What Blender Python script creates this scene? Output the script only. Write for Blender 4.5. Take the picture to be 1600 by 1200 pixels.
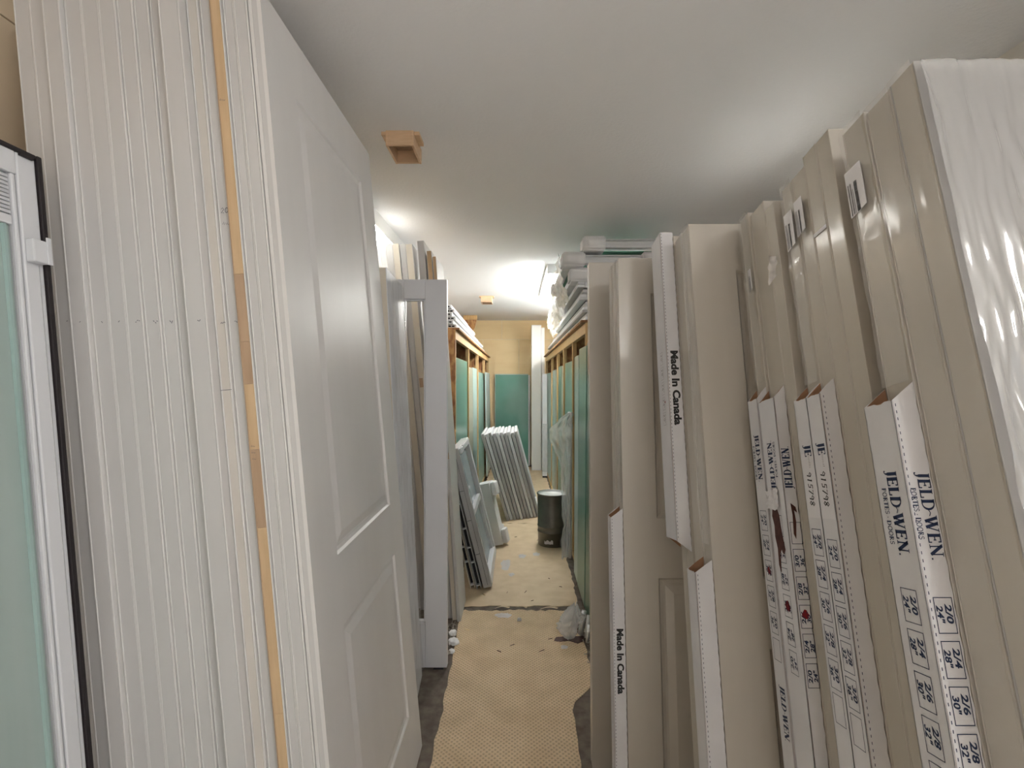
import bpy, bmesh, math, random
from mathutils import Vector, Matrix, noise as mnoise

# ------------------------------------------------------------------ scene
for o in list(bpy.data.objects):
    bpy.data.objects.remove(o)
SC = bpy.context.scene
COL = SC.collection
F = 780.0                      # focal length in pixels of a 1600x1200 frame
EYE = 1.5
cam_d = bpy.data.cameras.new('camera')
cam_d.sensor_fit = 'HORIZONTAL'
cam_d.sensor_width = 36.0
cam_d.lens = 36.0 * F / 1600.0
cam_d.shift_x = -8.0 / 1600.0
cam_d.shift_y = -3.0 / 1600.0
cam_d.clip_start = 0.02
cam = bpy.data.objects.new('camera', cam_d)
COL.objects.link(cam)
cam.location = (0, 0, EYE)
cam.rotation_euler = (math.pi / 2, 0, 0)
SC.camera = cam

world = bpy.data.worlds.new('world')
SC.world = world
world.use_nodes = True
world.node_tree.nodes['Background'].inputs[0].default_value = (0.97, 0.98, 1.0, 1)
world.node_tree.nodes['Background'].inputs[1].default_value = 0.4
sun_d = bpy.data.lights.new('sun', 'SUN')     # low sun added through the assumed doorway, bouncing off the floor behind the viewpoint
sun_d.energy = 5.0; sun_d.angle = .01; sun_d.color = (1.0, .985, .98)
sun = bpy.data.objects.new('sun', sun_d); COL.objects.link(sun)
sun.rotation_euler = Vector((-.85, -.12, -1)).to_track_quat('-Z', 'Y').to_euler()
SC.view_settings.view_transform = 'Standard'
SC.view_settings.look = 'None'
SC.view_settings.gamma = 1.0
SC.view_settings.use_curve_mapping = False
SC.view_settings.exposure = 1.36

R = random.Random(7)

# ------------------------------------------------------------------ materials
MATS = {}
def mat(name, col, rough=0.5, noise=None, col2=None, stretch=(1, 1, 1), bump=None, metal=0.0,
        coat=0.0, alpha=1.0, spec=0.5, trans=0.0, emit=None, detail=4.0, ramp=(0.35, 0.65)):
    if name in MATS:
        return MATS[name]
    m = bpy.data.materials.new(name)
    m.use_nodes = True
    nt = m.node_tree
    b = nt.nodes['Principled BSDF']
    b.inputs['Base Color'].default_value = (*col, 1)
    b.inputs['Roughness'].default_value = rough
    b.inputs['Metallic'].default_value = metal
    b.inputs['Coat Weight'].default_value = coat
    b.inputs['Coat Roughness'].default_value = 0.12
    b.inputs['Specular IOR Level'].default_value = spec
    b.inputs['Transmission Weight'].default_value = trans
    b.inputs['Alpha'].default_value = alpha
    tc = nt.nodes.new('ShaderNodeTexCoord')
    mp = nt.nodes.new('ShaderNodeMapping')
    mp.inputs['Scale'].default_value = stretch
    nt.links.new(tc.outputs['Object'], mp.inputs['Vector'])
    if noise:
        n = nt.nodes.new('ShaderNodeTexNoise')
        n.inputs['Scale'].default_value = noise
        n.inputs['Detail'].default_value = detail
        nt.links.new(mp.outputs['Vector'], n.inputs['Vector'])
        r = nt.nodes.new('ShaderNodeValToRGB')
        r.color_ramp.elements[0].position = ramp[0]
        r.color_ramp.elements[1].position = ramp[1]
        r.color_ramp.elements[0].color = (*col, 1)
        r.color_ramp.elements[1].color = (*(col2 or [c * 0.9 for c in col]), 1)
        nt.links.new(n.outputs['Fac'], r.inputs['Fac'])
        nt.links.new(r.outputs['Color'], b.inputs['Base Color'])
    if bump:
        n2 = nt.nodes.new('ShaderNodeTexNoise')
        n2.inputs['Scale'].default_value = bump[0]
        n2.inputs['Detail'].default_value = 3
        nt.links.new(mp.outputs['Vector'], n2.inputs['Vector'])
        bp = nt.nodes.new('ShaderNodeBump')
        bp.inputs['Strength'].default_value = bump[1]
        bp.inputs['Distance'].default_value = bump[2] if len(bump) > 2 else 0.01
        nt.links.new(n2.outputs['Fac'], bp.inputs['Height'])
        nt.links.new(bp.outputs['Normal'], b.inputs['Normal'])
    if emit:
        b.inputs['Emission Color'].default_value = (*emit[0], 1)
        b.inputs['Emission Strength'].default_value = emit[1]
    MATS[name] = m
    return m

def film_mat(name, tint, fac, rough, bump, glow=0.0):
    m = bpy.data.materials.new(name)
    m.use_nodes = True
    nt = m.node_tree
    b = nt.nodes['Principled BSDF']
    b.inputs['Base Color'].default_value = (*tint, 1)
    b.inputs['Roughness'].default_value = rough
    b.inputs['Specular IOR Level'].default_value = 0.9
    tr = nt.nodes.new('ShaderNodeBsdfTransparent')
    mx = nt.nodes.new('ShaderNodeMixShader')
    mx.inputs[0].default_value = fac
    out = nt.nodes['Material Output']
    nt.links.new(tr.outputs[0], mx.inputs[1])
    tl = nt.nodes.new('ShaderNodeBsdfTranslucent')
    tl.inputs['Color'].default_value = (*tint, 1)
    m2 = nt.nodes.new('ShaderNodeMixShader'); m2.inputs[0].default_value = glow
    nt.links.new(b.outputs[0], m2.inputs[1]); nt.links.new(tl.outputs[0], m2.inputs[2])
    nt.links.new(m2.outputs[0], mx.inputs[2])
    nt.links.new(mx.outputs[0], out.inputs['Surface'])
    if bump:
        tc = nt.nodes.new('ShaderNodeTexCoord')
        n2 = nt.nodes.new('ShaderNodeTexNoise')
        n2.inputs['Scale'].default_value = bump[0]
        nt.links.new(tc.outputs['Object'], n2.inputs['Vector'])
        bp = nt.nodes.new('ShaderNodeBump')
        bp.inputs['Strength'].default_value = bump[1]
        bp.inputs['Distance'].default_value = 0.01
        nt.links.new(n2.outputs['Fac'], bp.inputs['Height'])
        nt.links.new(bp.outputs['Normal'], b.inputs['Normal'])
    return m

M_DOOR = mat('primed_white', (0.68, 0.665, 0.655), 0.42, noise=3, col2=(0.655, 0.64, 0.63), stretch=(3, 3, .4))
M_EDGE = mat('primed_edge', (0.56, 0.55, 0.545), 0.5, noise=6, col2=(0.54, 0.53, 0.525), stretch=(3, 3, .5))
M_WARM = mat('warm_edge', (0.58, 0.55, 0.51), 0.5, noise=6, col2=(0.55, 0.52, 0.48), stretch=(3, 3, .5))
M_CREAM = mat('cream_edge', (0.70, 0.64, 0.55), 0.5, noise=6, col2=(0.65, 0.595, 0.51), stretch=(3, 3, .4))
M_BEIGE = mat('beige_slab', (0.52, 0.485, 0.425), 0.4, noise=4, col2=(0.47, 0.44, 0.385), stretch=(4, 4, .3), coat=.35)
M_BEIGEF = mat('beige_face', (0.55, 0.515, 0.465), 0.38, noise=3, col2=(0.52, 0.485, 0.435), stretch=(4, 4, .3), coat=.25)
M_WRAPF = mat('wrapped_face', (0.37, 0.362, 0.355), 0.35, noise=3, col2=(0.35, 0.342, 0.335), stretch=(4, 4, .3))
M_LITE = mat('blue_white_paint', (0.71, 0.72, 0.76), 0.4, noise=3, col2=(0.68, 0.69, 0.73))
M_PINE = mat('pine_edge', (0.60, 0.43, 0.26), 0.55, noise=5, col2=(0.52, 0.36, 0.21), stretch=(12, 12, .7))
M_PINE2 = mat('pine_dark', (0.40, 0.27, 0.175), 0.55, noise=5, col2=(0.46, 0.32, 0.21), stretch=(12, 12, .7))
M_STUD = mat('stud_pine', (0.62, 0.42, 0.20), 0.6, noise=6, col2=(0.50, 0.32, 0.14), stretch=(8, 8, 1))
M_BOX = mat('planed_pine', (0.72, 0.50, 0.32), 0.55, noise=5, col2=(0.64, 0.43, 0.26), stretch=(2, 8, 14))
M_OSB = mat('osb', (0.24, 0.10, 0.035), 0.7, noise=22, col2=(0.44, 0.24, 0.09), stretch=(1, 1, .5), detail=2, ramp=(.45, .6))
M_PLY = mat('plywood', (0.80, 0.64, 0.38), 0.6, noise=2.5, col2=(0.74, 0.57, 0.32), stretch=(.5, .5, 2))
M_PLYL = mat('plywood_pale', (0.74, 0.60, 0.43), 0.6, noise=2.5, col2=(0.70, 0.56, 0.40))
M_CEIL = mat('ceiling_paint', (0.86, 0.86, 0.87), 0.85, bump=(70, .22, .008))
M_WALL = mat('plain_wall', (0.74, 0.72, 0.69), 0.8)
M_CONC = mat('concrete', (0.42, 0.40, 0.37), 0.85, noise=20, col2=(0.50, 0.48, 0.45))
M_HARD = mat('hardboard', (0.68, 0.54, 0.37), 0.65, noise=9, col2=(0.61, 0.47, 0.31), bump=(60, .15, .004))
M_CARTON = mat('carton_white', (0.70, 0.70, 0.73), 0.6, noise=14, col2=(0.66, 0.66, 0.69))
M_KRAFT = mat('kraft', (0.36, 0.20, 0.12), 0.8, noise=30, col2=(0.30, 0.16, 0.09))
M_NAVY = mat('navy_ink', (0.010, 0.024, 0.075), 0.6)
M_BLACK = mat('black_ink', (0.012, 0.012, 0.014), 0.6)
M_GREYINK = mat('grey_ink', (0.24, 0.23, 0.24), 0.6)
M_PENCIL = mat('pencil', (0.10, 0.10, 0.13), 0.6)
M_RED = mat('red_marker', (0.24, 0.008, 0.018), 0.5)
M_STICK = mat('sticker', (0.74, 0.73, 0.76), 0.4)
M_RUBBER = mat('black_rubber', (0.012, 0.008, 0.01), 0.55)
M_VINYL = mat('white_vinyl', (0.72, 0.73, 0.76), 0.35)
M_GREYV = mat('grey_vinyl', (0.46, 0.46, 0.48), 0.35)
M_ALU = mat('aluminium', (0.52, 0.53, 0.54), 0.35, metal=.6)
M_SLOT = mat('dark_slot', (0.015, 0.015, 0.02), 0.8)
M_FOAM = mat('polystyrene', (0.86, 0.86, 0.88), 0.8, bump=(120, .3, .003))
M_PAIL = mat('pail_metal', (0.20, 0.19, 0.165), 0.32, metal=.7, noise=8, col2=(0.15, 0.14, 0.12))
M_PAILIN = mat('pail_lid', (0.80, 0.82, 0.84), 0.3, metal=.3)
M_TORN = mat('torn_brown', (0.045, 0.008, 0.007), 0.6, noise=60, col2=(0.09, 0.03, 0.02))
M_CHIP = mat('rubble', (0.55, 0.52, 0.47), 0.8, noise=40, col2=(0.2, 0.17, 0.14))
M_WHITEFIX = mat('fixture_white', (0.82, 0.83, 0.82), 0.4)
M_GLASSES = [mat('green_glass_%d' % i, c, 0.28, noise=1.2, col2=c2, spec=.4)
             for i, (c, c2) in enumerate([((.085, .22, .175), (.13, .29, .23)), ((.20, .34, .30), (.27, .42, .37)),
                                          ((.33, .46, .44), (.40, .53, .51)), ((.02, .105, .065), (.045, .16, .105)),
                                          ((.31, .31, .235), (.36, .35, .27)), ((.52, .58, .58), (.60, .66, .66))])]
M_GEDGE = mat('glass_edge', (.50, .60, .57), .25)
M_PANE = mat('window_pane', (.30, .37, .40), 0.08, noise=2, col2=(.36, .43, .46), spec=.7)
M_PANEG = mat('green_pane', (.10, .33, .22), 0.12)
M_BLIND = mat('blind_slat', (.62, .63, .66), 0.4)
M_FILM = film_mat('clear_film', (0.92, 0.93, 0.94), 0.45, 0.12, (14, .6), .5)
M_FILMC = film_mat('cling_film', (0.90, 0.89, 0.88), 0.22, 0.10, None)
M_FILMJ = film_mat('shiny_film', (0.42, 0.415, 0.41), 0.6, 0.10, None)
M_FILMJ.node_tree.nodes['Principled BSDF'].inputs['IOR'].default_value = 1.9
M_FILMD = film_mat('dusty_film', (0.70, 0.69, 0.64), 0.60, 0.2, (16, .7), .3)
M_SCRAP = film_mat('film_scrap', (0.95, 0.93, 0.95), 0.6, 0.35, (30, .5))

# dimple pattern on the near floor sheet
def dimple():
    m = bpy.data.materials.new('dimpled_hardboard')
    m.use_nodes = True
    nt = m.node_tree
    b = nt.nodes['Principled BSDF']
    tc = nt.nodes.new('ShaderNodeTexCoord')
    mp = nt.nodes.new('ShaderNodeMapping')
    mp.inputs['Rotation'].default_value = (0, 0, math.radians(45))
    mp.inputs['Scale'].default_value = (62, 62, 1)
    vo = nt.nodes.new('ShaderNodeTexVoronoi')
    vo.inputs['Randomness'].default_value = 0.12
    vo.inputs['Scale'].default_value = 1.0
    nt.links.new(tc.outputs['Object'], mp.inputs['Vector'])
    nt.links.new(mp.outputs['Vector'], vo.inputs['Vector'])
    no = nt.nodes.new('ShaderNodeTexNoise')
    no.inputs['Scale'].default_value = 7
    nt.links.new(tc.outputs['Object'], no.inputs['Vector'])
    r = nt.nodes.new('ShaderNodeValToRGB')
    r.color_ramp.elements[0].color = (0.66, 0.51, 0.33, 1)
    r.color_ramp.elements[1].color = (0.56, 0.42, 0.26, 1)
    r.color_ramp.elements[0].position = .35
    r.color_ramp.elements[1].position = .7
    nt.links.new(no.outputs['Fac'], r.inputs['Fac'])
    r2 = nt.nodes.new('ShaderNodeValToRGB')
    r2.color_ramp.elements[0].color = (.50, .50, .50, 1); r2.color_ramp.elements[1].color = (1.12, 1.12, 1.12, 1)
    r2.color_ramp.elements[0].position = .12; r2.color_ramp.elements[1].position = .42
    nt.links.new(vo.outputs['Distance'], r2.inputs['Fac'])
    mx = nt.nodes.new('ShaderNodeMix'); mx.data_type = 'RGBA'; mx.blend_type = 'MULTIPLY'; mx.inputs['Factor'].default_value = .75
    nt.links.new(r.outputs['Color'], mx.inputs['A']); nt.links.new(r2.outputs['Color'], mx.inputs['B'])
    nt.links.new(mx.outputs['Result'], b.inputs['Base Color'])
    bp = nt.nodes.new('ShaderNodeBump')
    bp.inputs['Strength'].default_value = .9
    bp.inputs['Distance'].default_value = .006
    bp.invert = True
    nt.links.new(vo.outputs['Distance'], bp.inputs['Height'])
    nt.links.new(bp.outputs['Normal'], b.inputs['Normal'])
    b.inputs['Roughness'].default_value = .6
    return m
M_DIMPLE = dimple()

# ------------------------------------------------------------------ mesh helpers
class MB:
    def __init__(self):
        self.v = []; self.f = []; self.smooth = False
    def add(self, vs, fs):
        n = len(self.v)
        self.v += [tuple(p) for p in vs]
        self.f += [tuple(i + n for i in f) for f in fs]
        return self
    def box(self, x0, x1, y0, y1, z0, z1, bev=0.0):
        if bev > 0:
            bm = bmesh.new()
            bmesh.ops.create_cube(bm, size=1)
            for v in bm.verts:
                v.co = ((x0 + x1) / 2 + v.co.x * (x1 - x0), (y0 + y1) / 2 + v.co.y * (y1 - y0), (z0 + z1) / 2 + v.co.z * (z1 - z0))
            bmesh.ops.bevel(bm, geom=bm.edges[:], offset=bev, segments=2, affect='EDGES', profile=.5)
            bm.verts.index_update()
            self.add([v.co for v in bm.verts], [[v.index for v in f.verts] for f in bm.faces])
            bm.free()
            return self
        vs = [(x, y, z) for z in (z0, z1) for y in (y0, y1) for x in (x0, x1)]
        return self.add(vs, [(0, 2, 3, 1), (4, 5, 7, 6), (0, 1, 5, 4), (2, 6, 7, 3), (0, 4, 6, 2), (1, 3, 7, 5)])
    def hexa(self, c):           # 8 corners: bottom 4 ccw then top 4
        return self.add(c, [(3, 2, 1, 0), (4, 5, 6, 7), (0, 1, 5, 4), (1, 2, 6, 5), (2, 3, 7, 6), (3, 0, 4, 7)])
    def prism(self, pts, fn0, fn1):    # polygon in 2d mapped by two functions
        n = len(pts)
        vs = [fn0(p) for p in pts] + [fn1(p) for p in pts]
        fs = [tuple(range(n - 1, -1, -1)), tuple(range(n, 2 * n))]
        for i in range(n):
            j = (i + 1) % n
            fs.append((i, j, n + j, n + i))
        return self.add(vs, fs)
    def lathe(self, prof, cx, cy, seg=40):
        n = len(prof); vs = []; fs = []
        for s in range(seg):
            a = 2 * math.pi * s / seg
            for r, z in prof:
                vs.append((cx + r * math.cos(a), cy + r * math.sin(a), z))
        for s in range(seg):
            t = (s + 1) % seg
            for i in range(n - 1):
                fs.append((s * n + i, t * n + i, t * n + i + 1, s * n + i + 1))
        return self.add(vs, fs)
    def tube(self, pts, r, seg=10):
        pts = [Vector(p) for p in pts]; vs = []; fs = []
        for i, p in enumerate(pts):
            d = (pts[min(i + 1, len(pts) - 1)] - pts[max(i - 1, 0)]).normalized()
            a = d.orthogonal().normalized(); b = d.cross(a)
            for s in range(seg):
                t = 2 * math.pi * s / seg
                vs.append(p + (a * math.cos(t) + b * math.sin(t)) * r)
        for i in range(len(pts) - 1):
            for s in range(seg):
                t = (s + 1) % seg
                fs.append((i * seg + s, i * seg + t, (i + 1) * seg + t, (i + 1) * seg + s))
        fs.append(tuple(range(seg - 1, -1, -1)))
        fs.append(tuple(range((len(pts) - 1) * seg, len(pts) * seg)))
        return self.add(vs, fs)
    def build(self, name, m, parent=None, smooth=False):
        me = bpy.data.meshes.new(name)
        me.from_pydata(self.v, [], self.f)
        bm = bmesh.new(); bm.from_mesh(me)
        bmesh.ops.recalc_face_normals(bm, faces=bm.faces[:])
        bm.to_mesh(me); bm.free()
        me.materials.append(m)
        if smooth:
            for p in me.polygons: p.use_smooth = True
        o = bpy.data.objects.new(name, me)
        COL.objects.link(o)
        if parent is not None: o.parent = parent
        return o
    def build_flat(self, name, m, parent=None):   # open print: keep winding as given
        me = bpy.data.meshes.new(name)
        me.from_pydata(self.v, [], self.f)
        me.materials.append(m)
        o = bpy.data.objects.new(name, me)
        COL.objects.link(o)
        if parent is not None: o.parent = parent
        return o

def B(*a, **k):
    return MB().box(*a, **k)
def tag(o, label, cat, group=None, kind=None):
    o['label'] = label; o['category'] = cat
    if group: o['group'] = group
    o['kind'] = kind or 'thing'
    return o
def empty(name, label, cat, mtx=None, group=None):
    o = bpy.data.objects.new(name, None)
    o.empty_display_size = .1
    COL.objects.link(o)
    if mtx is not None: o.matrix_world = mtx
    return tag(o, label, cat, group)
def struct(o):
    o['kind'] = 'structure'
    return o
def lean_mtx(x, y, z, yaw, slope, t=0.0):
    """stand a slab at (x,y,z) on its lower front edge; local x = width, y = thickness, z = up;
    top tips towards local +y with the given slope"""
    th = math.atan(slope)
    lift = t * math.sin(th) + .0005
    return Matrix.Translation((x - math.sin(yaw) * slope * lift, y + math.cos(yaw) * slope * lift, z + lift)) @ Matrix.Rotation(yaw, 4, 'Z') @ Matrix.Rotation(-th, 4, 'X')

# ------------------------------------------------------------------ lettering
def ribbon(mb, pts, w, to3):
    pts = [Vector((p[0], p[1])) for p in pts]
    ws = w if isinstance(w, (list, tuple)) else [w] * len(pts)
    L = []
    for i, p in enumerate(pts):
        d = pts[min(i + 1, len(pts) - 1)] - pts[max(i - 1, 0)]
        if d.length < 1e-9: d = Vector((1, 0))
        d.normalize(); n = Vector((-d.y, d.x))
        L.append((p + n * ws[i] / 2, p - n * ws[i] / 2))
    vs = []
    for a, b in L: vs += [to3(a.x, a.y), to3(b.x, b.y)]
    mb.add(vs, [(2 * i + 1, 2 * i + 3, 2 * i + 2, 2 * i) for i in range(len(L) - 1)])
def arc(cx, cy, rx, ry, a0, a1, n=10):
    return [(cx + rx * math.cos(math.radians(a0 + (a1 - a0) * i / n)), cy + ry * math.sin(math.radians(a0 + (a1 - a0) * i / n))) for i in range(n + 1)]
T_, t_ = .235, .09
def ser(x, y, w=.34): return ([(x - w / 2, y), (x + w / 2, y)], .06)
SERIF = {   # letter: (advance, strokes)
 'J': (.50, [([(.32, .97), (.32, .1)], T_), ser(.32, .97), ([(.32, .12)] + arc(.18, .06, .14, .26, 0, -120, 8), [.17, .16, .14, .11, .09, .08, .08, .09, .10, .12]), ([(.06, -.16), (.14, -.16)], .13)]),
 'E': (.74, [([(.2, 0), (.2, 1)], T_), ([(.06, .97), (.66, .97)], t_), ([(.06, .03), (.68, .03)], t_), ([(.2, .52), (.52, .52)], t_), ([(.64, 1), (.64, .76)], t_), ([(.66, 0), (.66, .26)], t_), ([(.51, .63), (.51, .41)], t_)]),
 'L': (.68, [([(.2, 0), (.2, 1)], T_), ser(.2, .97), ([(.06, .03), (.62, .03)], t_), ([(.6, 0), (.6, .28)], t_)]),
 'D': (.88, [([(.2, 0), (.2, 1)], T_), ([(.06, .97), (.4, .97)], t_), ([(.06, .03), (.4, .03)], t_), ([(.36, .97)] + arc(.36, .5, .38, .47, 88, -88, 14) + [(.36, .03)], [.06, .07, .08, .1, .12, .14, .16, .17, .17, .17, .16, .14, .12, .1, .08, .07, .06])]),
 '-': (.30, [([(-.12, .42), (.12, .56), (.34, .44)], .07)]),
 'W': (1.16, [([(.16, .97), (.40, 0)], T_), ([(.40, .02), (.60, .9)], t_), ([(.54, .97), (.80, 0)], T_), ([(.80, .02), (1.04, .95)], t_), ser(.16, .97), ser(.56, .97, .3), ser(1.02, .97, .28)]),
 'N': (.92, [([(.2, 0), (.2, .97)], t_), ([(.16, .97), (.74, .02)], T_), ([(.74, 0), (.74, .97)], t_), ser(.2, .03, .28), ser(.14, .97, .2), ser(.74, .97, .28)]),
 'P': (.70, [([(.2, 0), (.2, 1)], T_), ser(.2, .03), ([(.06, .97), (.36, .97)] + arc(.36, .73, .22, .24, 88, -88, 8) + [(.2, .49)], .1)]),
 'O': (.88, [(arc(.44, .5, .34, .48, 0, 360, 20), .13)]),
 'R': (.78, [([(.2, 0), (.2, 1)], T_), ser(.2, .03), ([(.06, .97), (.36, .97)] + arc(.36, .75, .2, .22, 88, -88, 8) + [(.2, .53)], .1), ([(.34, .52), (.68, .02)], .14)]),
 'T': (.74, [([(.37, 0), (.37, 1)], T_), ser(.37, .03), ([(.04, .97), (.70, .97)], t_), ([(.06, 1), (.06, .76)], t_), ([(.68, 1), (.68, .76)], t_)]),
 'S': (.62, [([(.52, .82)] + arc(.31, .74, .2, .23, 20, 250, 8) + arc(.31, .27, .22, .25, 70, -160, 9), .12)]),
 '.': (.25, [([(.05, .06), (.17, .06)], .12)]),
 '*': (.44, [([(.14, .42), (.30, .42)], .16)]),
 ' ': (.3, []),
}
def serif_text(mb, s, u0, v0, size, to3, squeeze=.9):
    u = u0
    for ch in s:
        adv, st = SERIF[ch]
        for pts, w in st:
            ww = [x * size for x in w] if isinstance(w, list) else w * size
            ribbon(mb, [(u + p[0] * size * squeeze, v0 + p[1] * size) for p in pts], ww, to3)
        u += adv * size * squeeze
    return u
HAND = {
 '9': [[(.6, .75), (.3, .95), (.12, .7), (.35, .5), (.6, .75), (.55, 0)]],
 '1': [[(.3, .8), (.42, 1), (.36, 0)]],
 '5': [[(.65, .95), (.25, .95), (.22, .6), (.55, .55), (.55, .15), (.15, .05)]],
 '7': [[(.1, .9), (.65, .95), (.3, 0)]],
 '8': [[(.4, .5), (.15, .75), (.4, .98), (.62, .75), (.35, .45), (.15, .2), (.38, 0), (.6, .22), (.4, .5)]],
 '2': [[(.12, .75), (.35, .98), (.6, .72), (.12, .05), (.65, .05)]],
 '0': [arc(.38, .5, .26, .46, 0, 360, 12)],
 '~': [[(.0, .4), (.15, .75), (.25, .3), (.4, .6), (.5, .3), (.65, .6), (.75, .3), (1.0, .45)]],
}
def hand_text(mb, s, u0, v0, size, to3, w=.13, adv=.72):
    u = u0
    for ch in s:
        for st in HAND[ch]:
            ribbon(mb, [(u + p[0] * size + p[1] * size * .12, v0 + p[1] * size) for p in st], w * size, to3)
        u += size * (adv if ch != '~' else 1.1)
_tc = {}
def sans(s, bold=0.0, shear=0.0):
    k = (s, bold, shear)
    if k not in _tc:
        c = bpy.data.curves.new('t', 'FONT')
        c.body = s; c.size = 1.0; c.offset = bold; c.shear = shear; c.resolution_u = 3; c.fill_mode = 'FRONT'
        o = bpy.data.objects.new('t', c); COL.objects.link(o)
        dg = bpy.context.evaluated_depsgraph_get()
        me = bpy.data.meshes.new_from_object(o.evaluated_get(dg))
        vs = [(v.co.x, v.co.y) for v in me.vertices]; fs = [tuple(p.vertices) for p in me.polygons]
        bpy.data.objects.remove(o); bpy.data.curves.remove(c); bpy.data.meshes.remove(me)
        _tc[k] = (vs, fs, max(v[0] for v in vs), max(v[1] for v in vs))
    return _tc[k]
def sans_text(mb, s, u0, v0, height, to3, bold=.02, shear=0.0, length=None):
    vs, fs, wmax, hmax = sans(s, bold, shear)
    k = height / hmax
    ku = (length / wmax) if length else k
    mb.add([to3(u0 + x * ku, v0 + y * k) for x, y in vs], fs)
    return u0 + wmax * ku
def frame_rect(mb, u0, u1, v0, v1, w, to3):
    for a, b, c, d in ((u0, u1, v0, v0 + w), (u0, u1, v1 - w, v1), (u0, u0 + w, v0, v1), (u1 - w, u1, v0, v1)):
        mb.add([to3(a, c), to3(b, c), to3(b, d), to3(a, d)], [(0, 1, 2, 3)])
def blob(mb, u, v, r, to3, rr):
    pts = [(u + math.cos(a) * r * rr.uniform(.6, 1.15), v + math.sin(a) * r * rr.uniform(.5, 1.0)) for a in [2 * math.pi * i / 11 for i in range(11)]]
    mb.add([to3(u, v)] + [to3(*p) for p in pts], [(0, i + 1, (i + 1) % 11 + 1) for i in range(11)])

# ------------------------------------------------------------------ room
CEIL = 2.62
XL, XR, YB, YF = -1.32, 1.66, 9.05, -3.2
struct(B(XL - .1, XR + .1, .1, YB + .1, -.1, 0).build('floor', mat('dark_floor', (0.10, 0.075, 0.06), 0.85, noise=20, col2=(0.17, 0.14, 0.11))))
struct(B(XL - .1, XR + .1, YF - .1, .0995, -.1, 0).build('floor_bounce_slab', M_CONC))  # unseen floor behind the viewpoint, made pale to bounce light upwards
struct(B(XL - .1, XR + .1, YF - .1, YB + .1, CEIL, CEIL + .1).build('ceiling', M_CEIL))
wl = struct(B(XL - .1, XL - .012, YF, YB, 0, CEIL).build('wall_left', M_WALL))
# unseen doorway in the right wall, added to let daylight in behind the viewpoint
OY0, OY1, OZ = -3.0, -.35, 2.35
wr = struct(B(XR, XR + .1, OY1, YB, 0, CEIL).build('wall_right', M_WALL))
B(XR, XR + .1, YF, OY0, 0, CEIL).build('wall_pier', M_WALL, wr)
B(XR, XR + .1, OY0, OY1, OZ, CEIL).build('lintel', M_WALL, wr)
struct(B(XR + .1, XR + 9, -8, 6, -.1, 0).build('ground', mat('bounce_yard', (.58, .57, .57), .9, noise=3, col2=(.52, .51, .51))))  # unseen yard added outside the doorway to bounce daylight onto the ceiling
po = bpy.data.lights.new('added_doorway_portal', 'AREA')
po.shape = 'RECTANGLE'; po.size = OY1 - OY0; po.size_y = OZ; po.cycles.is_portal = True
pob = bpy.data.objects.new('added_doorway_portal', po); COL.objects.link(pob)
pob.location = (XR + .05, (OY0 + OY1) / 2, OZ / 2); pob.rotation_euler = (math.pi / 2, 0, math.pi / 2)
wb = struct(B(XL - .1, XR + .1, YB, YB + .1, 0, CEIL).build('wall_back', M_WALL))
struct(B(XL - .1, XR + .1, YF - .1, YF, 0, CEIL).build('wall_front', M_WALL))
y = -3.19
while y < YB - .02:
    y1 = min(y + 1.216, YB - .002)
    B(XL - .012, XL, y, y1, 0.002, 2.438, bev=.0015).build('plywood_panel', M_PLYL, wl)
    B(XL - .012, XL, y, y1, 2.442, CEIL - .002, bev=.0015).build('plywood_panel', M_PLYL, wl)
    y = y1 + .004
x = XL + .005
for x1 in (-.62, .03, .60, 1.25, XR - .005):
    B(x, x1, YB - .012, YB, .002, 2.27, bev=.0015).build('plywood_panel', M_PLY, wb)
    x = x1 + .004
x = XL + .005
for x1 in (-.28, .93, XR - .005):
    B(x, x1, YB - .012, YB, 2.274, CEIL - .004, bev=.0015).build('plywood_panel', M_PLY, wb)
    x = x1 + .004

# ------------------------------------------------------------------ lamps
def fixture(label, xc, y0, y1, power, w=.17, skirt=.035, drop=0.0):
    m_tube = mat('tube_glow_%d' % power, (1, 1, 1), 0.4, emit=((1.0, 0.985, 0.93), power))
    t = empty('fluorescent_light', label, 'light', Matrix.Translation((xc, y0, CEIL - drop)))
    L = y1 - y0
    if drop:
        for yy in (.15, L - .15):
            MB().tube([(0, yy, -.001), (0, yy, drop)], .004, 6).build('hanger', M_ALU, t)
    h = MB().prism([(-w / 2, 0), (w / 2, 0), (w / 2, -skirt), (w / 2 - .004, -skirt), (w * .28, -.06), (-w * .28, -.06), (-w / 2 + .004, -skirt), (-w / 2, -skirt)],
                   lambda p: (p[0], 0, p[1] - .0005), lambda p: (p[0], L, p[1] - .0005))
    h.build('housing', M_WHITEFIX, t)
    for s in (-1, 1):
        B(-w / 2, w / 2, -.012 if s < 0 else L, 0 if s < 0 else L + .012, -.09, -.001, bev=.002).build('end_cap', M_WHITEFIX, t)
        MB().tube([(s * w * .27, .012, -.078), (s * w * .27, L - .012, -.078)], .013, 12).build('tube', m_tube, t, smooth=True)
    return t
fixture('twin tube fluorescent light on the ceiling above the right rack', .37, 4.75, 6.45, 50)
fixture('fluorescent light near left wall, half hidden behind the tall panel door', -1.0, 2.95, 4.30, 14, skirt=.10)
fixture('added unseen hanging twin tube light behind the right-hand doors', 1.52, 1.88, 2.62, 9, w=.09, drop=.42)  # unseen lamp added to brighten the ceiling on the right
fixture('assumed unseen twin tube fluorescent light on the ceiling right of and behind the viewpoint', 1.10, -1.85, -.55, 42)  # unseen lamp, assumed for the light arriving from behind on the right
fixture('added unseen fluorescent light behind the pile on the right rack', 1.0, 6.1, 7.5, 60)  # unseen lamp added to brighten the plywood end wall

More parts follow.
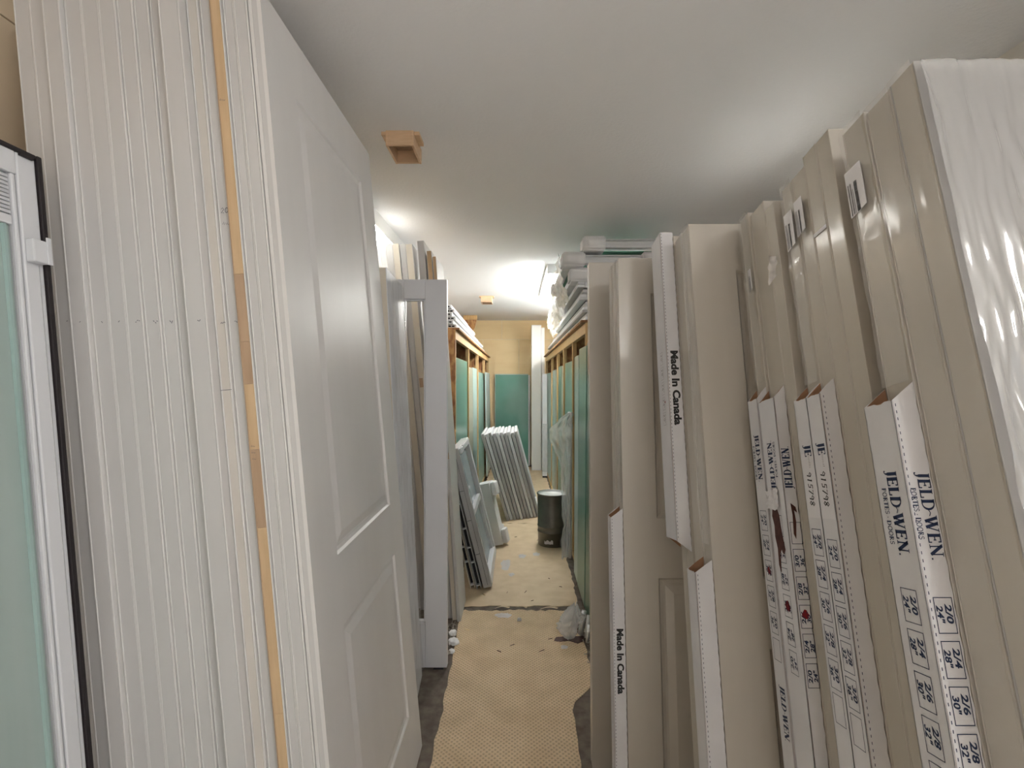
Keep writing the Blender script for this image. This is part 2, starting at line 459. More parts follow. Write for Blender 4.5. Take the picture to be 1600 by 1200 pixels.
# ------------------------------------------------------------------ wooden ceiling boxes
def ceiling_box(label, x0, y0, w, d, h):
    t = empty('ceiling_box', label, 'wooden box', Matrix.Translation((x0, y0, CEIL - .0005)))
    B(.011, w - .011, 0, .012, -h, 0, bev=.001).build('front_board', M_BOX, t)
    B(.011, w - .011, d - .012, d, -h, 0, bev=.001).build('back_board', M_BOX, t)
    B(0, .0105, 0, d, -h - .001, 0, bev=.001).build('side_board', M_BOX, t)
    B(w - .0105, w, 0, d, -h - .001, 0, bev=.001).build('side_board', M_BOX, t)
    B(-.022, -.0005, .01, d * .55, -.016, 0, bev=.001).build('cleat', M_BOX, t)
    B(w + .0005, w + .024, .01, d * .62, -.016, 0, bev=.001).build('cleat', M_BOX, t)
    B(.011, w - .011, .0125, d - .0125, -.008, 0).build('top_board', M_PINE2, t)
ceiling_box('open pine box screwed to the ceiling above the tall panel door', -.585, 2.22, .124, .19, .066)
ceiling_box('small pine box on the ceiling far down the aisle', -.47, 6.47, .145, .19, .085)

# ------------------------------------------------------------------ doors
def panel_skin(w, h, t, rects):
    """moulded front skin on y=0 with recessed panels; rects share x0,x1, sorted by z"""
    mb = MB()
    x0, x1 = rects[0][0], rects[0][1]
    def q(a, b, c, d): mb.add([(a, 0, c), (b, 0, c), (b, 0, d), (a, 0, d)], [(0, 1, 2, 3)])
    q(0, x0, 0, h); q(x1, w, 0, h)
    zz = 0
    for r in rects:
        q(x0, x1, zz, r[2]); zz = r[3]
    q(x0, x1, zz, h)
    for r in rects:
        rings = [(0, 0), (.006, .007), (.016, .009), (.024, .009), (.05, .003)]
        prev = None
        for ins, dep in rings:
            c = [(r[0] + ins, dep, r[2] + ins), (r[1] - ins, dep, r[2] + ins), (r[1] - ins, dep, r[3] - ins), (r[0] + ins, dep, r[3] - ins)]
            if prev:
                for i in range(4):
                    j = (i + 1) % 4
                    mb.add([prev[i], prev[j], c[j], c[i]], [(0, 1, 2, 3)])
            prev = c
        mb.add(prev, [(0, 1, 2, 3)])
    # returns to the core
    mb.add([(0, 0, 0), (0, t, 0), (0, t, h), (0, 0, h)], [(0, 1, 2, 3)])
    mb.add([(w, 0, 0), (w, t, 0), (w, t, h), (w, 0, h)], [(0, 1, 2, 3)])
    mb.add([(0, 0, h), (w, 0, h), (w, t, h), (0, t, h)], [(0, 1, 2, 3)])
    mb.add([(0, 0, 0), (w, 0, 0), (w, t, 0), (0, t, 0)], [(0, 1, 2, 3)])
    return mb

def door(label, mtx, w, h, t, m_edge, m_face, rects=None, sk=.0035, group=None, name='interior_door', bev=.0016):
    d = empty(name, label, 'door', mtx, group)
    B(.0007, w - .0007, sk, t - sk, .0007, h - .0007, bev=.0006).build('core', m_edge, d)
    if rects:
        panel_skin(w, h, sk, rects).build('face_skin', m_face, d)
    else:
        B(0, w, 0, sk - .0003, 0, h, bev=min(bev, sk * .4)).build('face_skin', m_face, d)
    B(0, w, t - sk + .0003, t, 0, h, bev=min(bev, sk * .4)).build('face_skin', m_face, d)
    return d

ORD = ['first', 'second', 'third', 'fourth', 'fifth', 'sixth', 'seventh', 'eighth', 'ninth', 'tenth', 'eleventh', 'twelfth', 'thirteenth', 'fourteenth']

# --- left stack: near edges face the viewpoint, doors lean towards the left wall
KL = .090
def left_x(xe): return xe + KL * EYE          # X at the floor from X at eye height
S_L = F / 1.18
bounds = [70, 97, 125, 153, 180, 208, 235, 260, 283, 308, 341, 360, 380]
stag = [.006, .004, .000, -.014, -.002, -.004, -.006, -.002, .002, .006, -.022, .004, .010]
labs = ['white door edge, first right of the black-edged glazed door', None]
for i in range(len(bounds) - 1):
    x0, x1 = bounds[i], bounds[i + 1]
    xr = (x1 - 808) / S_L; xl = (x0 - 808) / S_L
    t = xr - xl - .0012
    h = 2.44 - (.0 if i % 3 else .006)
    lb = '%s white door edge from the left in the tall left stack, beside the glazed door' % ORD[i]
    if i == 9: lb = 'wide door edge with bright rounded corner, tenth in the left stack'
    if i == 10: lb = 'warm beige narrow door edge two places left of the bare wood strip'
    if i == 11: lb = 'narrow grey-white door edge with pencil notes, just left of wood strip'
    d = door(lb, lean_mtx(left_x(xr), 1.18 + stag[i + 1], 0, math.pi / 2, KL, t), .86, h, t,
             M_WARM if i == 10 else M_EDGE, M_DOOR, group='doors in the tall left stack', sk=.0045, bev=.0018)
    rr = random.Random(i)
    mk = MB()
    f3 = lambda u, v: (-.0004, u, v)         # on the near edge: image right is local -y
    e3 = lambda u, v: (-.0006, t - u, v)
    zc = 1.5 + (597 - 500) * 1.18 / F
    for k in range(rr.randint(1, 3)):
        ribbon(mk, [(t * .55 + k * .004, zc + rr.uniform(-.004, .004)), (t * .55 + k * .004 + .003, zc + rr.uniform(-.004, .004))], .0016, e3)
    if i == 11:
        hand_text(mk, '20', .006, 1.5 + 270 * 1.18 / F, .013, e3, w=.11)
        hand_text(mk, '~', .008, 1.5 + 248 * 1.18 / F, .017, e3, w=.07)
    mk.build_flat('pencil_mark', M_PENCIL, d)
    if i == 10:
        B(-.0008, .0, .001, t - .001, 1.485, 1.4862).build('pencil_line', M_PENCIL, d)

# bare wood door between (segments of finger-jointed pine)
xr = (399 - 808) / S_L; t = (399 - 380.6) / S_L - .001
d = empty('wood_edged_door', 'bare pine door edge with finger joints in the left door stack', 'door', lean_mtx(left_x(xr), 1.176, 0, math.pi / 2, KL, t), 'doors in the tall left stack')
segs = [0.002, .72, 1.16, 1.345, 1.50, 1.60, 1.76, 2.44]
for j in range(len(segs) - 1):
    B(0, .06, .0028, t - .0028, segs[j], segs[j + 1] - .0004, bev=.0005).build('edge_strip', (M_PINE, M_PINE, M_PINE2, M_PINE, M_PINE2, M_PINE2, M_PINE)[j], d)
B(.0605, .86, .0028, t - .0028, .002, 2.438).build('core', M_PINE2, d)
B(0, .86, 0, .0025, .002, 2.44, bev=.0008).build('face_skin', M_DOOR, d)
B(0, .86, t - .0025, t, .002, 2.44, bev=.0008).build('face_skin', M_PINE2, d)
mk = MB(); e3 = lambda u, v: (-.0006, t - u, v)
hand_text(mk, '~', .004, 1.5 + 440 * 1.18 / F, .013, e3, w=.09)
for k, zz in enumerate((-100, -110, -120)):
    hand_text(mk, '~', .005, 1.5 + zz * 1.18 / F, .009, e3, w=.10)
mk.build_flat('pencil_mark', M_PENCIL, d)

for i, (x0, x1, st) in enumerate([(399.5, 417, .004), (417.5, 439, .0), ]):
    xr = (x1 - 808) / S_L; t = (x1 - x0) / S_L - .0006
    door(('white door edge immediately right of the bare pine strip', 'white door edge directly behind the tall panel door')[i],
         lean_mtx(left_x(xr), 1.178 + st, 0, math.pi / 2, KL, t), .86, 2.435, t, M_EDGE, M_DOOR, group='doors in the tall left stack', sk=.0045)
# the tall two-panel door at the front of the stack
xr = (460.5 - 808) / S_L; t = 21 / S_L - .001
WPD = .875
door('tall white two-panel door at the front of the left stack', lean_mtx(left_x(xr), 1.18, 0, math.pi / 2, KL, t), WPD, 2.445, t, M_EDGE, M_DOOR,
     rects=[(.165, .72, .22, .845), (.165, .72, 1.035, 2.27)], sk=.0095, name='panel_door')

# --- glazed patio door at far left, black gasket round its edge
KP = .086
pd = empty('patio_door', 'white glazed patio door with raised blind and black edge gasket, far left', 'door',
           lean_mtx(-1.029 + KP * EYE, 0.20, 0, math.pi / 2, KP, .05))
W, H, t = .92, 2.005, .05
S = .042
B(W - .011, W, -.006, t, 0, H, bev=.002).build('edge_gasket', M_RUBBER, pd)
B(0, W - .0115, -.004, t, H - .009, H, bev=.002).build('edge_gasket', M_RUBBER, pd)
B(W - .05, W - .02, -.007, -.0005, H - .016, H - .0095, bev=.001).build('gasket_corner', M_RUBBER, pd)
B(W - .012 - S, W - .0115, 0, t, 0, H - .0095, bev=.003).build('stile', M_VINYL, pd)
B(0, S, 0, t, 0, H - .0095, bev=.003).build('stile', M_VINYL, pd)
B(S + .0005, W - .0125 - S, 0, t, H - .0095 - .05, H - .0095, bev=.003).build('rail', M_VINYL, pd)
B(S + .0005, W - .0125 - S, 0, t, 0, .12, bev=.003).build('rail', M_VINYL, pd)
xg = W - .013 - S
B(xg - .004, xg - .0003, .004, t - .004, .1205, H - .0605, bev=.001).build('glazing_bead', M_GREYV, pd)
B(xg - .012, xg - .0045, .001, t - .004, .1205, H - .0605, bev=.002).build('glazing_bead', M_VINYL, pd)
B(xg - .0155, xg - .0125, .008, t - .004, .1205, H - .0605, bev=.0005).build('glazing_bead', M_GREYV, pd)
B(S + .001, xg - .016, .012, .016, .121, H - .061).build('glass_pane', mat('patio_glass', (.42, .50, .48), .08, noise=1, col2=(.30, .40, .37), stretch=(6, 6, .3)), pd)
for k in range(10):
    z = H - .066 - k * .0085
    B(S + .001, xg - .016, .0035, .0112, z - .0065, z, bev=.001).build('blind_slat', M_BLIND, pd)
B(S + .001, xg - .016, .002, .0115, H - .172, H - .152, bev=.002).build('blind_rail', M_VINYL, pd)
B(xg - .034, xg - .028, .004, .0115, .13, H - .173).build('blind_track', M_GLASSES[2], pd)
zl = 1.5 + 200 * 1.12 / F
hd = B(W - .052, W - .016, -.02, -.0005, zl - .028, zl + .022, bev=.003).build('latch', M_VINYL, pd)
B(W - .024, W - .014, -.024, -.0205, zl - .03, zl + .03, bev=.001).build('latch_tab', M_VINYL, hd)
B(W - .024, W - .0225, -.0012, .0, .15, zl - .03).build('groove', M_GREYV, pd)

# --- narrow wrapped door behind the panel door
yq = 2.12
q = empty('wrapped_narrow_door', 'narrow cream-edged door in shiny plastic between panel door and glazing frame', 'door',
          lean_mtx(-.530 + .05 * EYE, yq, 0, math.pi / 2 + .07, .05, .045))
B(.0008, .425, .004, .041, .001, 1.985, bev=.001).build('core', M_CREAM, q)
B(0, .425, 0, .0037, 0, 1.986, bev=.001).build('face_skin', M_LITE, q)
B(0, .425, .0413, .045, 0, 1.986, bev=.001).build('face_skin', M_DOOR, q)
def crinkle(name, m, parent, fn, nu, nv):
    vs = []; fs = []
    for j in range(nv + 1):
        for i in range(nu + 1):
            vs.append(fn(i / nu, j / nv))
    for j in range(nv):
        for i in range(nu):
            a = j * (nu + 1) + i
            fs.append((a, a + 1, a + nu + 2, a + nu + 1))
    mb = MB(); mb.v = [tuple(v) for v in vs]; mb.f = fs
    return mb.build(name, m, parent, smooth=True)
def n3(x, y, z): return mnoise.noise(Vector((x, y, z)))
crinkle('plastic_wrap', M_FILMC, q, lambda u, v: (.03 + u * .39, -.008 - .006 * n3(u * 14, v * 9, 1) - .004 * n3(u * 30, v * 14, 4), .02 + v * 1.96), 26, 110)

# --- glazing frame (door with its glass missing) facing the aisle mouth
YG = 2.60; sg = F / YG
fr = empty('glazing_frame_door', 'white door frame with empty glass opening standing across the left stack', 'door', Matrix.Translation((-.366 - .31, YG, .0)))
W, H, t = .31, 2.035, .044
zb0, zb1 = .246, 1.5 + (597 - 467) / sg
B(W - .112, W, 0, t, .012, H, bev=.002).build('stile', M_LITE, fr)
B(0, .085, 0, t, .012, H, bev=.002).build('stile', M_LITE, fr)
B(.0855, W - .1125, 0, t, zb1, H, bev=.002).build('rail', M_LITE, fr)
B(.0855, W - .1125, 0, t, .012, zb0, bev=.002).build('rail', M_LITE, fr)
for (a, b, c, dd) in ((.086, .094, zb0 + .001, zb1 - .001), (W - .121, W - .113, zb0 + .001, zb1 - .001)):
    B(a, b, .008, .03, c, dd, bev=.002).build('stop_bead', M_LITE, fr)
B(.0945, W - .1215, .008, .03, zb0 + .001, zb0 + .009, bev=.002).build('stop_bead', M_VINYL, fr)
B(.0945, W - .1215, .008, .03, zb1 - .009, zb1 - .001, bev=.002).build('stop_bead', M_LITE, fr)
B(.01, .06, .005, .04, 0, .0115).build('foot_block', M_SLOT, fr)
B(W - .07, W - .02, .005, .04, 0, .0115).build('foot_block', M_SLOT, fr)

# --- further stack of tall doors behind that frame
far = [  # X at the floor, near Y, lean, height, thickness, finish
 (-.352, 3.12, .068, 2.29, .022, 'w'), (-.377, 3.14, .070, 2.33, .030, 'c'), (-.412, 3.16, .075, 2.40, .042, 'w'),
 (-.460, 3.26, .094, 2.41, .045, 'c'), (-.507, 3.27, .095, 2.41, .035, 'w'), (-.544, 3.27, .096, 2.415, .044, 'c'),
 (-.590, 3.28, .097, 2.42, .044, 'w'), (-.636, 3.30, .098, 2.40, .035, 'w'), (-.673, 3.32, .099, 2.40, .044, 'w'), (-.719, 3.33, .100, 2.39, .044, 'w')]
fl = ['thin white board with pine strip on top, frontmost of the far left stack', 'cream board with pine strip on top, second in the far left stack', 'bright white door edge beside the pine boards in the far left stack',
      'cream door edge with brown chip seen through the empty frame', 'white door edge left of the cream chipped edge in far stack', 'cream door edge deeper inside the far left stack',
      'white door edge seventh from the aisle in the far left stack', 'white door edge eighth from the aisle in the far left stack', 'white door edge ninth from the aisle in the far left stack',
      'innermost white door edge of the far left stack under the light']
xprev = None
for i, (xf, Y, k, h, t, m) in enumerate(far):
    d = door(fl[i], lean_mtx(xf, Y, 0, math.pi / 2, k, t), .31, h, t, {'p': M_PINE, 'w': M_EDGE, 'c': M_CREAM}[m], M_DOOR if m != 'p' else M_CREAM,
             group='doors in the far left stack', sk=.003)
    if i < 2:
        B(-.0022, -.0002, .002, t - .002, 1.9, h - .002, bev=.0006).build('edge_strip', M_PINE, d)
    if i == 3:
        B(-.002, -.0002, t * .3, t * .8, 1.47, 1.53, bev=.0008).build('chip', M_PINE2, d)
    if i == 0:
        B(-.002, -.0002, t * .2, t * .7, 1.02, 1.06, bev=.0008).build('chip', M_PINE2, d)

# ------------------------------------------------------------------ right stack
def right_mtx(X, Ye, k, t): return lean_mtx(X, Ye - k * EYE, 0, 0, k, t)
RIGHT = [  # key, X, near Y at eye height, thickness, lean, top z, width, label
 ('J', .600, .640, .050, .240, 1.975, .86, 'nearest right-hand door, broad face wrapped in shiny wrinkled plastic'),
 ('H2', .602, .695, .055, .238, 1.962, .86, 'beige wrapped door edge right behind the nearest wrapped door'),
 ('H1', .600, .755, .058, .236, 1.955, .86, 'beige door edge wearing the largest lettered carton sleeve'),
 ('G', .617, .875, .045, .232, 1.993, .86, 'beige door edge, the taller bare one nearer the large carton'),
 ('F', .617, .922, .045, .231, 1.985, .86, 'bare beige door edge crossed by a bright tape glint, second from large carton'),
 ('E', .617, .969, .045, .230, 1.955, .86, 'beige door with label sticker, sleeve with handwritten number, nearer of the pair'),
 ('D', .617, 1.016, .045, .229, 1.945, .86, 'beige door with label sticker, sleeve with handwritten number, farther of the pair'),
 ('C', .617, 1.107, .044, .222, 1.925, .86, 'slim bare beige door edge right of the torn carton sleeve'),
 ('B', .617, 1.153, .070, .220, 1.940, .86, 'thick beige door edge wearing the torn carton sleeve'),
 ('A', .612, 1.228, .046, .218, 1.940, .86, 'beige door edge wearing the slim carton with one red mark'),
 ('K', .487, 1.330, .060, .195, 1.937, .90, 'broad beige door face in the middle of the right row'),
 ('K2', .486, 1.393, .062, .192, 1.930, .88, 'beige door edge squeezed behind the broad middle door face'),
 ('L1', .484, 1.465, .046, .186, 1.945, .88, 'door under the upper sleeve printed with country of origin, nearer slab'),
 ('L2', .484, 1.513, .046, .185, 1.940, .88, 'door under the upper sleeve printed with country of origin, farther slab'),
 ('M1', .350, 1.690, .050, .100, 1.925, .90, 'cream panelled door whose lower edge wears a narrow carton'),
 ('M2', .348, 1.742, .050, .100, 1.925, .88, 'cream door edge second in the three behind the narrow carton'),
 ('M3', .346, 1.794, .050, .100, 1.925, .88, 'cream door edge third in the three behind the narrow carton'),
 ('N', .292, 2.010, .046, .050, 1.985, .90, 'last beige door of the right row, beside the green glass'),
]
RD = {}
for key, X, Ye, t, k, zt, w, lb in RIGHT:
    h = zt / math.cos(math.atan(k))
    rects = None
    if key in ('K',): rects = [(.122, w - .122, .2, .86), (.122, w - .122, 1.02, h - .14)]
    if key in ('M1',): rects = [(.110, w - .11, .2, .86), (.110, w - .11, 1.05, h - .125)]
    d = door(lb, right_mtx(X, Ye, k, t), w, h, t, M_BEIGE, M_WRAPF if key == 'J' else M_BEIGEF, rects=rects, group='doors in the right row', sk=.0095 if rects else .003)
    RD[key] = (d, X, Ye, t, k, h, w)

# clinging film
d, X, Ye, t, k, h, w = RD['J']
crinkle('plastic_wrap', M_FILMJ, d, lambda u, v: (-.001 + u * .84, -.013 - (.25 + .75 * min(1, max(0, (1.02 - v) * 2.2))) * (.0085 * n3(u * 46 + 2.2 * n3(u * 5, v * 9, 8), v * 9 + u * 20, 1) + .0040 * n3(u * 95 + 2 * n3(u * 9, v * 14, 3), v * 22, 4)), .02 + v * (h - .03)), 260, 260)
for key, amp in (('J', .002), ('H2', .003), ('H1', .003), ('A', .003), ('D', .003), ('M1', .002), ('K', .002)):
    d, X, Ye, t, k, h, w = RD[key]
    z0 = {'H1': 1.53, 'A': 1.53, 'D': 1.53, 'M1': 1.1, 'K': 1.1}.get(key, .02)
    crinkle('edge_wrap', M_FILMC, d, lambda u, v: (-.0055 - amp * n3(u * 3 + X * 9, v * 9, Ye * 20) - amp * .7 * n3(u * 6, v * 22, Ye * 7), u * t, z0 + v * (h + .004 - z0)), 6, 90)

# pale strip painted in for the glint of tape round doors F and G
B(-.0012, -.0002, .001, .044, 1.845, 1.853).build('tape', M_STICK, RD['F'][0])

# label stickers with printing too small to read
def sticker(key, zc, ln, y0f, y1f, seed):
    d, X, Ye, t, k, h, w = RD[key]
    y0, y1 = t * y0f, t * y1f
    s = MB(); s.hexa([(-.0095, y0, zc - ln / 2 + .006), (-.0095, y1, zc - ln / 2), (-.0085, y1, zc - ln / 2), (-.0085, y0, zc - ln / 2 + .006),
                     (-.0095, y0, zc + ln / 2), (-.0095, y1, zc + ln / 2), (-.0085, y1, zc + ln / 2), (-.0085, y0, zc + ln / 2)])
    so = s.build('label_sticker', M_STICK, d)
    rr = random.Random(seed)
    ink = MB(); wd = y1 - y0
    to3 = lambda u, v: (-.0099, y1 - v, zc + ln / 2 - u)
    for row, (va, vb, ua, ub) in enumerate(((.46, .66, .32, .97), (.08, .16, .3, .98), (.22, .3, .3, .98), (.34, .38, .45, .98))):
        u = ua * ln
        while u < ub * ln:
            du = rr.uniform(.0008, .0022) * (1.7 if row == 0 else 1)
            ink.add([to3(u, va * wd), to3(min(u + du, ub * ln), va * wd), to3(min(u + du, ub * ln), vb * wd * rr.uniform(.93, 1)), to3(u, vb * wd)], [(0, 1, 2, 3)])
            u += du + rr.uniform(.0004, .0012)
    ink.build_flat('small_print', M_BLACK, so)
def along(key, z): return z / math.cos(math.atan(RD[key][4]))
sticker('H1', along('H1', 1.5 + 305 * .845 / F), .088, .28, .98, 1)
sticker('D', along('D', 1.5 + 231 * 1.12 / F), .088, .10, .80, 2)
sticker('E', along('E', 1.5 + 256 * 1.07 / F), .082, .20, .85, 3)
sticker('A', along('A', 1.5 + 150 * 1.32 / F), .06, .0, .30, 4)

# carton edge sleeves
def carton(label, key, t_total, z0, z1, p, content, mitre_top=True, mitre_bot=False, seed=1, pad=.0012, y_off=0.0):
    d, X, Ye, t, k, h, w = RD[key]
    rr = random.Random(seed)
    c = empty('edge_carton', label, 'carton', right_mtx(X, Ye, k, t), 'carton sleeves on the right doors')
    y0, y1 = -pad + y_off, t_total + pad
    g = .0022
    mt = .03 if mitre_top else 0.0
    mbt = .03 if mitre_bot else 0.0
    # wall facing the aisle
    n = 40
    def pane(y_a, y_b, m, name, xo, xi, wav):
        # side wall: polygon in x,z with ragged inner edge and mitred ends
        pts = [(xo, z0 + mbt)]
        pts.append((xi, z0))
        for i in range(1, n * 2):
            z = z0 + (z1 - z0) * i / (n * 2)
            pts.append((xi + (wav if i % 2 else -wav) * rr.uniform(.4, 1), z))
        pts.append((xi, z1)); 
        pts.append(((xo + xi) / 2, z1 - mt * .5 + rr.uniform(-.002, .002)))
        pts.append((xo, z1 - mt))
        return MB().prism(pts, lambda q: (q[0], y_a, q[1]), lambda q: (q[0], y_b, q[1])).build(name, m, c)
    def front(x_a, x_b, m, name):
        m8 = 8
        top = [(y0 + (y1 - y0) * i / m8, z1 - mt + (rr.uniform(-.0015, .0015) if 0 < i < m8 else 0)) for i in range(m8 + 1)]
        pts = [(y1, z0 + mbt), (y0, z0 + mbt)] + top
        return MB().prism(pts, lambda q: (x_a, q[0], q[1]), lambda q: (x_b, q[0], q[1])).build(name, m, c)
    front(-p, -p + g / 2, M_CARTON, 'aisle_wall')
    front(-p + g / 2 + .0001, -p + g, M_KRAFT, 'kraft_liner')
    pane(y0, y0 + g / 2, M_CARTON, 'side_wall', -p, -.0022, .0011)
    pane(y0 + g / 2 + .0001, y0 + g, M_KRAFT, 'kraft_liner', -p + g, -.0024, .0009)
    pane(y1 - g / 2, y1, M_CARTON, 'side_wall', -p, -.0022, .0011)
    pane(y1 - g, y1 - g / 2 - .0001, M_KRAFT, 'kraft_liner', -p + g, -.0024, .0009)
    zt = z1 - mt
    NM = {'logo': 'logo_print', 'size': 'size_box', 'made': 'lettering', 'dash': 'tear_line', 'greybox': 'size_box', 'red': 'marker_spot', 'hand': 'handwriting', 'scrawl': 'faint_print'}
    e = .0005
    A = {'aisle': (lambda u, v: (-p - e, (y0 + y1) / 2 - v, zt - u)), 'cam': (lambda u, v: (-p / 2 + .002 + v, y0 - e, zt - u))}
    AF = {'aisle': (lambda u, v: (-p - e, (y0 + y1) / 2 + v, zt + u)), 'cam': (lambda u, v: (-p / 2 + .002 - v, y0 - e, zt + u))}
    for it in content:
        face, kind = it[0], it[1]
        f3 = A[face]
        navy, black, grey, red = MB(), MB(), MB(), MB()
        if kind == 'logo':
            u0, sz, flip, txt = it[2], it[3], it[4], it[5]
            g3 = AF[face] if flip else f3
            uu = -u0 if flip else u0
            ink = navy
            end = serif_text(ink, txt, uu, -sz * .25, sz, g3, it[7] if len(it) > 7 else .9)
            if len(it) > 6 and it[6]:
                serif_text(ink, it[6], uu + sz * 1.3, -sz * .95, sz * .42, g3, 1.0)
        elif kind == 'size':
            u0, l1, l2, flip = it[2:6]
            L, Wd = it[6], it[7]
            frame_rect(navy, u0, u0 + L, -Wd / 2, Wd / 2, .0011, f3)
            g3 = AF[face] if flip else f3
            o = -(u0 + L * .82) if flip else u0 + L * .18
            if l1:
                sans_text(navy, l1, o, Wd * .06, Wd * .34, g3, bold=.03, shear=.15, length=L * .55)
                sans_text(navy, l2, o + L * .04, -Wd * .40, Wd * .34, g3, bold=.03, shear=.15, length=L * .5)
        elif kind == 'made':
            u0, hgt, ln = it[2:5]
            sans_text(black, 'Made In Canada', u0, -hgt * .45, hgt, f3, bold=.045, length=ln)
        elif kind == 'dash':
            vv = it[2]; u = .004
            Ltot = zt - z0 - mbt
            while u < Ltot - .006:
                grey_q = [f3(u, vv - .0006), f3(u + .0042, vv - .0006), f3(u + .0042, vv + .0006), f3(u, vv + .0006)]
                navy.add(grey_q, [(0, 1, 2, 3)]); u += .0105
        elif kind == 'greybox':
            u0, l1, L, Wd = it[2:6]
            frame_rect(grey, u0, u0 + L, -Wd / 2, Wd / 2, .0007, f3)
            sans_text(grey, l1, u0 + L * .12, -Wd * .3, Wd * .6, f3, bold=.0, length=L * .7)
        elif kind == 'red':
            blob(red, it[2], it[3], it[4], f3, rr)
        elif kind == 'hand':
            hand_text(black, it[2], it[3], it[4], it[5], f3, w=.16)
        elif kind == 'scrawl':
            u = it[2]
            for q_ in range(it[5]):
                l = it[4] * rr.uniform(.5, 1)
                ribbon(grey, [(u, it[3]), (u + .0008, it[3] + l)], .0009, f3); u += .0032
        for mbx, mm in zip((navy, black, grey, red), (M_NAVY, M_BLACK, M_GREYINK, M_RED)):
            if mbx.v: mbx.build_flat(NM[kind], mm, c)
    return c, A, p, y0, y1, zt

SIZES = [('2/0', '24"'), ('2/4', '28"'), ('2/6', '30"'), ('2/8', '32"'), ('3/0', '36"'), (None, None)]
def sizes(face, u0, flip, L, W, pitch, order=None):
    o = order or SIZES
    return [(face, 'size', u0 + i * pitch, a, b, flip, L, W) for i, (a, b) in enumerate(o)]
J, PD = 'JELD-WEN.', 'PORTES * DOORS'
# the big one
ct = []
for fc in ('aisle', 'cam'):
    ct.append((fc, 'logo', .100 if fc == 'aisle' else .104, .0205 if fc == 'aisle' else .0178, False, J, PD, .98 if fc == 'aisle' else 1.12))
    ct += sizes(fc, .268 + (.006 if fc == 'cam' else 0), False, .046, .030 if fc == 'aisle' else .026, .055)
ct.append(('cam', 'dash', -.0172))
carton('large white carton sleeve with navy lettering on both faces, nearest right', 'H1', .058, .12, along('H1', 1.487), .040, ct, seed=2)
# pair with handwritten numbers
for key, sd in (('E', 3), ('D', 4)):
    ct = [('aisle', 'logo', .092, .0225, False, 'JE', None)]
    ct += sizes('aisle', .272 if key == 'E' else .256, False, .050, .030, .058)
    ct += [('aisle', 'scrawl', .112, .004, .006, 9), ('aisle', 'hand', '915798', .145, -.008, .0155), ('cam', 'dash', -.012)]
    cc = carton(('white carton sleeve with covered logo and handwritten number, nearer of two side by side',
            'white carton sleeve with covered logo and handwritten number, farther of two side by side')[key == 'D'],
           key, .0440, .12, along(key, 1.497 if key == 'E' else 1.487), .034, ct, seed=sd, pad=.0008)
    o, A, p, y0, y1, zt = cc
    st = MB(); f3 = A['aisle']
    e = .00012
    vs = [f3(.110, -.021), f3(.235, -.021), f3(.235, .020), f3(.110, .020)]
    st.hexa([(v[0] + .0004, v[1], v[2]) for v in vs] + [(v[0] + .0002, v[1], v[2]) for v in vs])
    st.build('paper_sticker', M_STICK, o)
# torn sleeve, printed upside down
FLIP = [(None, None), ('3/0', '36"'), ('2/8', '32"'), ('2/6', '30"'), ('2/4', '28"'), ('2/0', '24"')]
ct = [('aisle', 'logo', .205, .020, True, J, PD), ('cam', 'logo', .205, .017, True, J, None)]
ct += sizes('aisle', .262, True, .046, .030, .056, FLIP) + sizes('cam', .275, True, .046, .024, .056, FLIP)
ct += [('aisle', 'red', .262 + .056 * 3 + .024, 0, .012), ('cam', 'red', .275 + .056 * 3 + .02, 0, .011)]
o, A, p, y0, y1, zt = carton('white carton sleeve with upside-down lettering and a torn brown hole', 'B', .070, .12, along('B', 1.478), .030, ct, seed=5, pad=.001)
rr = random.Random(5)
tp = [(.235, -.012), (.25, .004), (.262, .010), (.285, .012), (.31, .016), (.335, .022), (.345, .014), (.335, .006), (.345, -.002), (.385, -.006), (.37, -.012), (.335, -.010), (.31, -.016), (.285, -.014), (.265, -.02)]
f3 = A['aisle']
MB().prism(tp, lambda q: tuple(Vector(f3(q[0], q[1] - .004)) + Vector((-.0003, 0, 0))), lambda q: tuple(Vector(f3(q[0], q[1] - .004)) + Vector((-.0012, 0, 0)))).build('torn_hole', M_TORN, o)
vs = []
crinkle('torn_flap', M_STICK, o, lambda u, v: tuple(Vector(f3(.205 + v * .045, -.035 + u * .052)) + Vector((-.004 - .007 * abs(n3(u * 5, v * 5, 3)) - .004 * n3(u * 11, v * 9, 1), 0, .008 * n3(u * 4, v * 4, 9)))), 14, 12)
f3 = A['cam']
MB().prism([(.235, -.006), (.243, .004), (.255, .006), (.25, .0), (.275, .002), (.31, -.002), (.30, -.006), (.26, -.004)],
           lambda q: tuple(Vector(f3(q[0], q[1])) + Vector((0, -.0003, 0))), lambda q: tuple(Vector(f3(q[0], q[1])) + Vector((0, -.001, 0)))).build('torn_hole', M_TORN, o)
# slim one
ct = [('aisle', 'logo', .085, .0205, False, J, PD), ('cam', 'logo', .080, .010, False, J, None)]
ct += sizes('aisle', .265, False, .046, .030, .056) + sizes('cam', .270, False, .046, .022, .056)
ct += [('aisle', 'red', .265 + .112 + .022, 0, .010), ('cam', 'red', .27 + .112 + .022, 0, .010), ('aisle', 'logo', .640, .020, False, J, None)]
carton('slim white carton sleeve with a red marked size box, beside broad door face', 'A', .046, .12, along('A', 1.478), .028, ct, seed=6, pad=.001)
